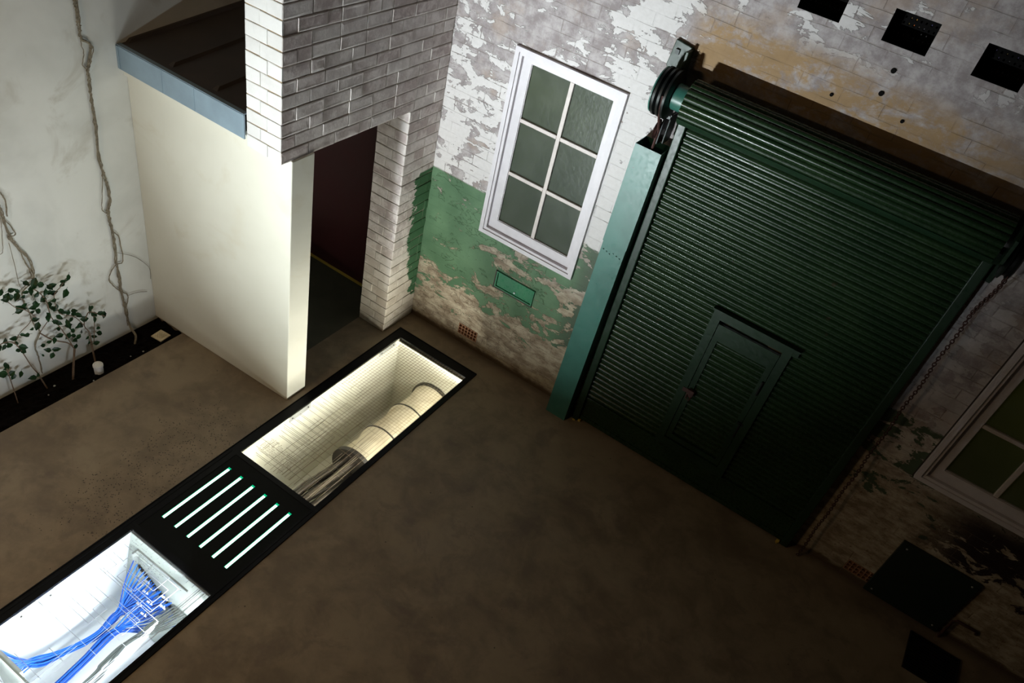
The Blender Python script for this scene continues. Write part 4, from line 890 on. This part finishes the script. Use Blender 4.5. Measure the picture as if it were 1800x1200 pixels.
LV = [(-2.775, 0.901, 0.042), (-2.777, 0.862, 0.038), (-2.756, 0.874, 0.042), (-2.745, 0.836, 0.035), (-2.716, 0.91, 0.038), (-2.703, 0.854, 0.045), (-2.734, 0.855, 0.042), (-2.667, 0.855, 0.028), (-2.638, 0.852, 0.032), (-2.65, 0.809, 0.035), (-2.596, 0.83, 0.042), (-2.56, 0.88, 0.052), (-2.596, 0.879, 0.035), (-2.555, 0.837, 0.038), (-2.567, 0.791, 0.035), (-2.506, 0.824, 0.045), (-2.509, 0.775, 0.042), (-2.478, 0.754, 0.038), (-2.435, 0.782, 0.045), (-2.464, 0.793, 0.035), (-2.384, 0.712, 0.049), (-2.43, 0.711, 0.038), (-2.461, 0.677, 0.032), (-2.528, 0.73, 0.035), (-2.512, 0.687, 0.032), (-2.589, 0.713, 0.042), (-2.667, 0.756, 0.032), (-2.607, 0.693, 0.038), (-2.571, 0.682, 0.042), (-2.682, 0.718, 0.045), (-2.709, 0.73, 0.038), (-2.655, 0.703, 0.032), (-2.579, 0.643, 0.042), (-2.605, 0.632, 0.024), (-2.538, 0.568, 0.038), (-2.524, 0.586, 0.032), (-2.453, 0.607, 0.038), (-2.484, 0.633, 0.035), (-2.464, 0.587, 0.042), (-2.425, 0.565, 0.035), (-2.416, 0.533, 0.035), (-2.465, 0.543, 0.042), (-2.486, 0.502, 0.035), (-2.463, 0.471, 0.045), (-2.595, 0.561, 0.035), (-2.604, 0.514, 0.045), (-2.66, 0.543, 0.024), (-2.725, 0.529, 0.024), (-2.694, 0.494, 0.032), (-2.456, 0.389, 0.035), (-2.463, 0.329, 0.042), (-2.531, 0.357, 0.035), (-2.393, 0.538, 0.032), (-2.365, 0.486, 0.035), (-2.331, 0.467, 0.038), (-2.32, 0.488, 0.032), (-2.299, 0.439, 0.042), (-2.268, 0.393, 0.045), (-2.339, 0.379, 0.042), (-2.307, 0.342, 0.049), (-2.407, 0.419, 0.038), (-2.383, 0.387, 0.038), (-2.384, 0.359, 0.042), (-2.408, 0.456, 0.032), (-2.366, 0.437, 0.032), (-2.214, 0.487, 0.038), (-2.208, 0.429, 0.049), (-2.184, 0.382, 0.045), (-2.144, 0.388, 0.038), (-2.105, 0.328, 0.042), (-2.198, 0.344, 0.042), (-2.174, 0.243, 0.035), (-2.295, 0.273, 0.038), (-2.37, 0.285, 0.038), (-2.412, 0.306, 0.042), (-2.331, 0.243, 0.035), (-2.364, 0.23, 0.038), (-2.275, 0.208, 0.024), (-2.28, 0.173, 0.024), (-2.374, 0.173, 0.035), (-2.354, 0.151, 0.028), (-2.167, 0.181, 0.042), (-2.215, 0.181, 0.038), (-2.222, 0.137, 0.035), (-2.587, 0.308, 0.035), (-2.539, 0.315, 0.028), (-2.529, 0.271, 0.042), (-2.571, 0.26, 0.038), (-2.569, 0.231, 0.035), (-2.612, 0.235, 0.021), (-2.776, 0.507, 0.038), (-2.825, 0.494, 0.045), (-2.812, 0.46, 0.045), (-2.762, 0.442, 0.035), (-2.731, 0.399, 0.042), (-2.74, 0.369, 0.042), (-2.772, 0.398, 0.032), (-2.873, 0.467, 0.038), (-2.863, 0.544, 0.028), (-2.85, 0.466, 0.035), (-2.882, 0.334, 0.045), (-2.872, 0.272, 0.028), (-2.911, 0.28, 0.042), (-2.856, 0.224, 0.038), (-2.896, 0.224, 0.042), (-2.792, 0.166, 0.035), (-2.738, 0.12, 0.042), (-2.699, 0.121, 0.028), (-2.845, 0.179, 0.038), (-2.927, 0.236, 0.042), (-2.336, 0.819, 0.038), (-2.362, 0.795, 0.035), (-2.377, 0.771, 0.028), (-2.315, 0.775, 0.021), (-2.459, 0.575, 0.028), (-2.448, 0.516, 0.035)]
XS = -1.36
def shrub(base, stems, leaves, label, seed):
    t = thing('garden_shrub', base, label, 'shrub'); R = random.Random(seed)
    mb = MB()
    for pts, r in stems: mb.tube(bez(pts, 5), r, 6)
    mb.build('stem', 'twig', t)
    mb = MB()
    for (y, z, l) in leaves:
        c = Vector((XS + R.uniform(-.03, .03), y, z)); l *= 1.55
        d = Vector((R.uniform(-.2, .5), R.uniform(-1, 1), R.uniform(-.9, .35))).normalized(); s = d.cross(Vector((1, R.uniform(-.5, .5), R.uniform(.2, 1.0)))).normalized(); u = s.cross(d)
        w_ = l * R.uniform(.24, .34); a = c - d * l / 2; fold = u * w_ * 0.35
        P = [a, a + d * l * .3 + s * w_ + fold, a + d * l * .62 + s * w_ * .85 + fold, c + d * l / 2 - u * l * .08, a + d * l * .62 - s * w_ * .85 + fold, a + d * l * .3 - s * w_ + fold]
        m1 = a + d * l * .3; m2 = a + d * l * .62
        mb.face([P[0], P[1], m1]); mb.face([P[0], m1, P[5]]); mb.face([P[1], P[2], m2, m1]); mb.face([m1, m2, P[4], P[5]]); mb.face([P[2], P[3], m2]); mb.face([m2, P[3], P[4]])
        mb.tube([a - d * .016 + Vector((0, 0, -.004)), a], .0012, 4)
    mb.build('leaves', 'leaf', t, fix=False)
S = lambda *p: [(XS, y, z) for y, z in p]
far = [v for v in LV if v[0] > -2.42]; mid_ = [v for v in LV if -2.69 < v[0] <= -2.42]; near_ = [v for v in LV if v[0] <= -2.69]
shrub((-1.271, -2.494, -.03), [([(-1.271, -2.494, -.04), (-1.30, -2.45, .08), (XS, -2.386, .163)], .008), (S((-2.386, 0.163), (-2.422, 0.244), (-2.525, 0.341), (-2.602, 0.454)), .005),
      (S((-2.394, 0.197), (-2.451, 0.407), (-2.5, 0.544), (-2.507, 0.689), (-2.533, 0.769), (-2.569, 0.833)), .004), (S((-2.602, 0.454), (-2.55, 0.504), (-2.5, 0.544)), .003)], mid_,
      'dark-leaved garden shrub with a crooked bare stem, in the middle of the soil bed', 1)
shrub((-1.30, -2.27, -.03), [([(-1.32, -2.27, -.04), (-1.34, -2.262, .07), (XS, -2.251, 0.155)], .007), (S((-2.251, 0.155), (-2.248, 0.24), (-2.279, 0.333), (-2.248, 0.41), (-2.209, 0.426), (-2.106, 0.322)), .004),
      (S((-2.279, 0.333), (-2.341, 0.457), (-2.436, 0.544), (-2.448, 0.708), (-2.39, .76), (-2.34, .81)), .003), (S((-2.23, 0.133), (-2.201, 0.298), (-2.193, 0.378)), .003)], far,
      'dark-leaved garden shrub on the soil beside the white pipe stub', 2)
shrub((-1.35, -2.69, -.03), [([(-1.33, -2.66, -.04), (-1.35, -2.672, .04), (XS, -2.685, 0.116)], .006), (S((-2.685, 0.116), (-2.714, 0.205), (-2.746, 0.355), (-2.783, 0.47), (-2.842, 0.512), (-2.913, 0.504)), .004),
      (S((-2.783, 0.47), (-2.73, 0.532), (-2.662, 0.57), (-2.63, 0.604)), .0025), (S((-2.60, 0.60), (-2.66, .7), (-2.72, .76), (-2.77, .86)), .003), ([(-1.33, -2.88, -.04), (XS, -2.873, .217), (XS, -2.874, .328)], .004)], near_,
      'low spreading dark-leaved shrub, the furthest one from the wall corner', 3)
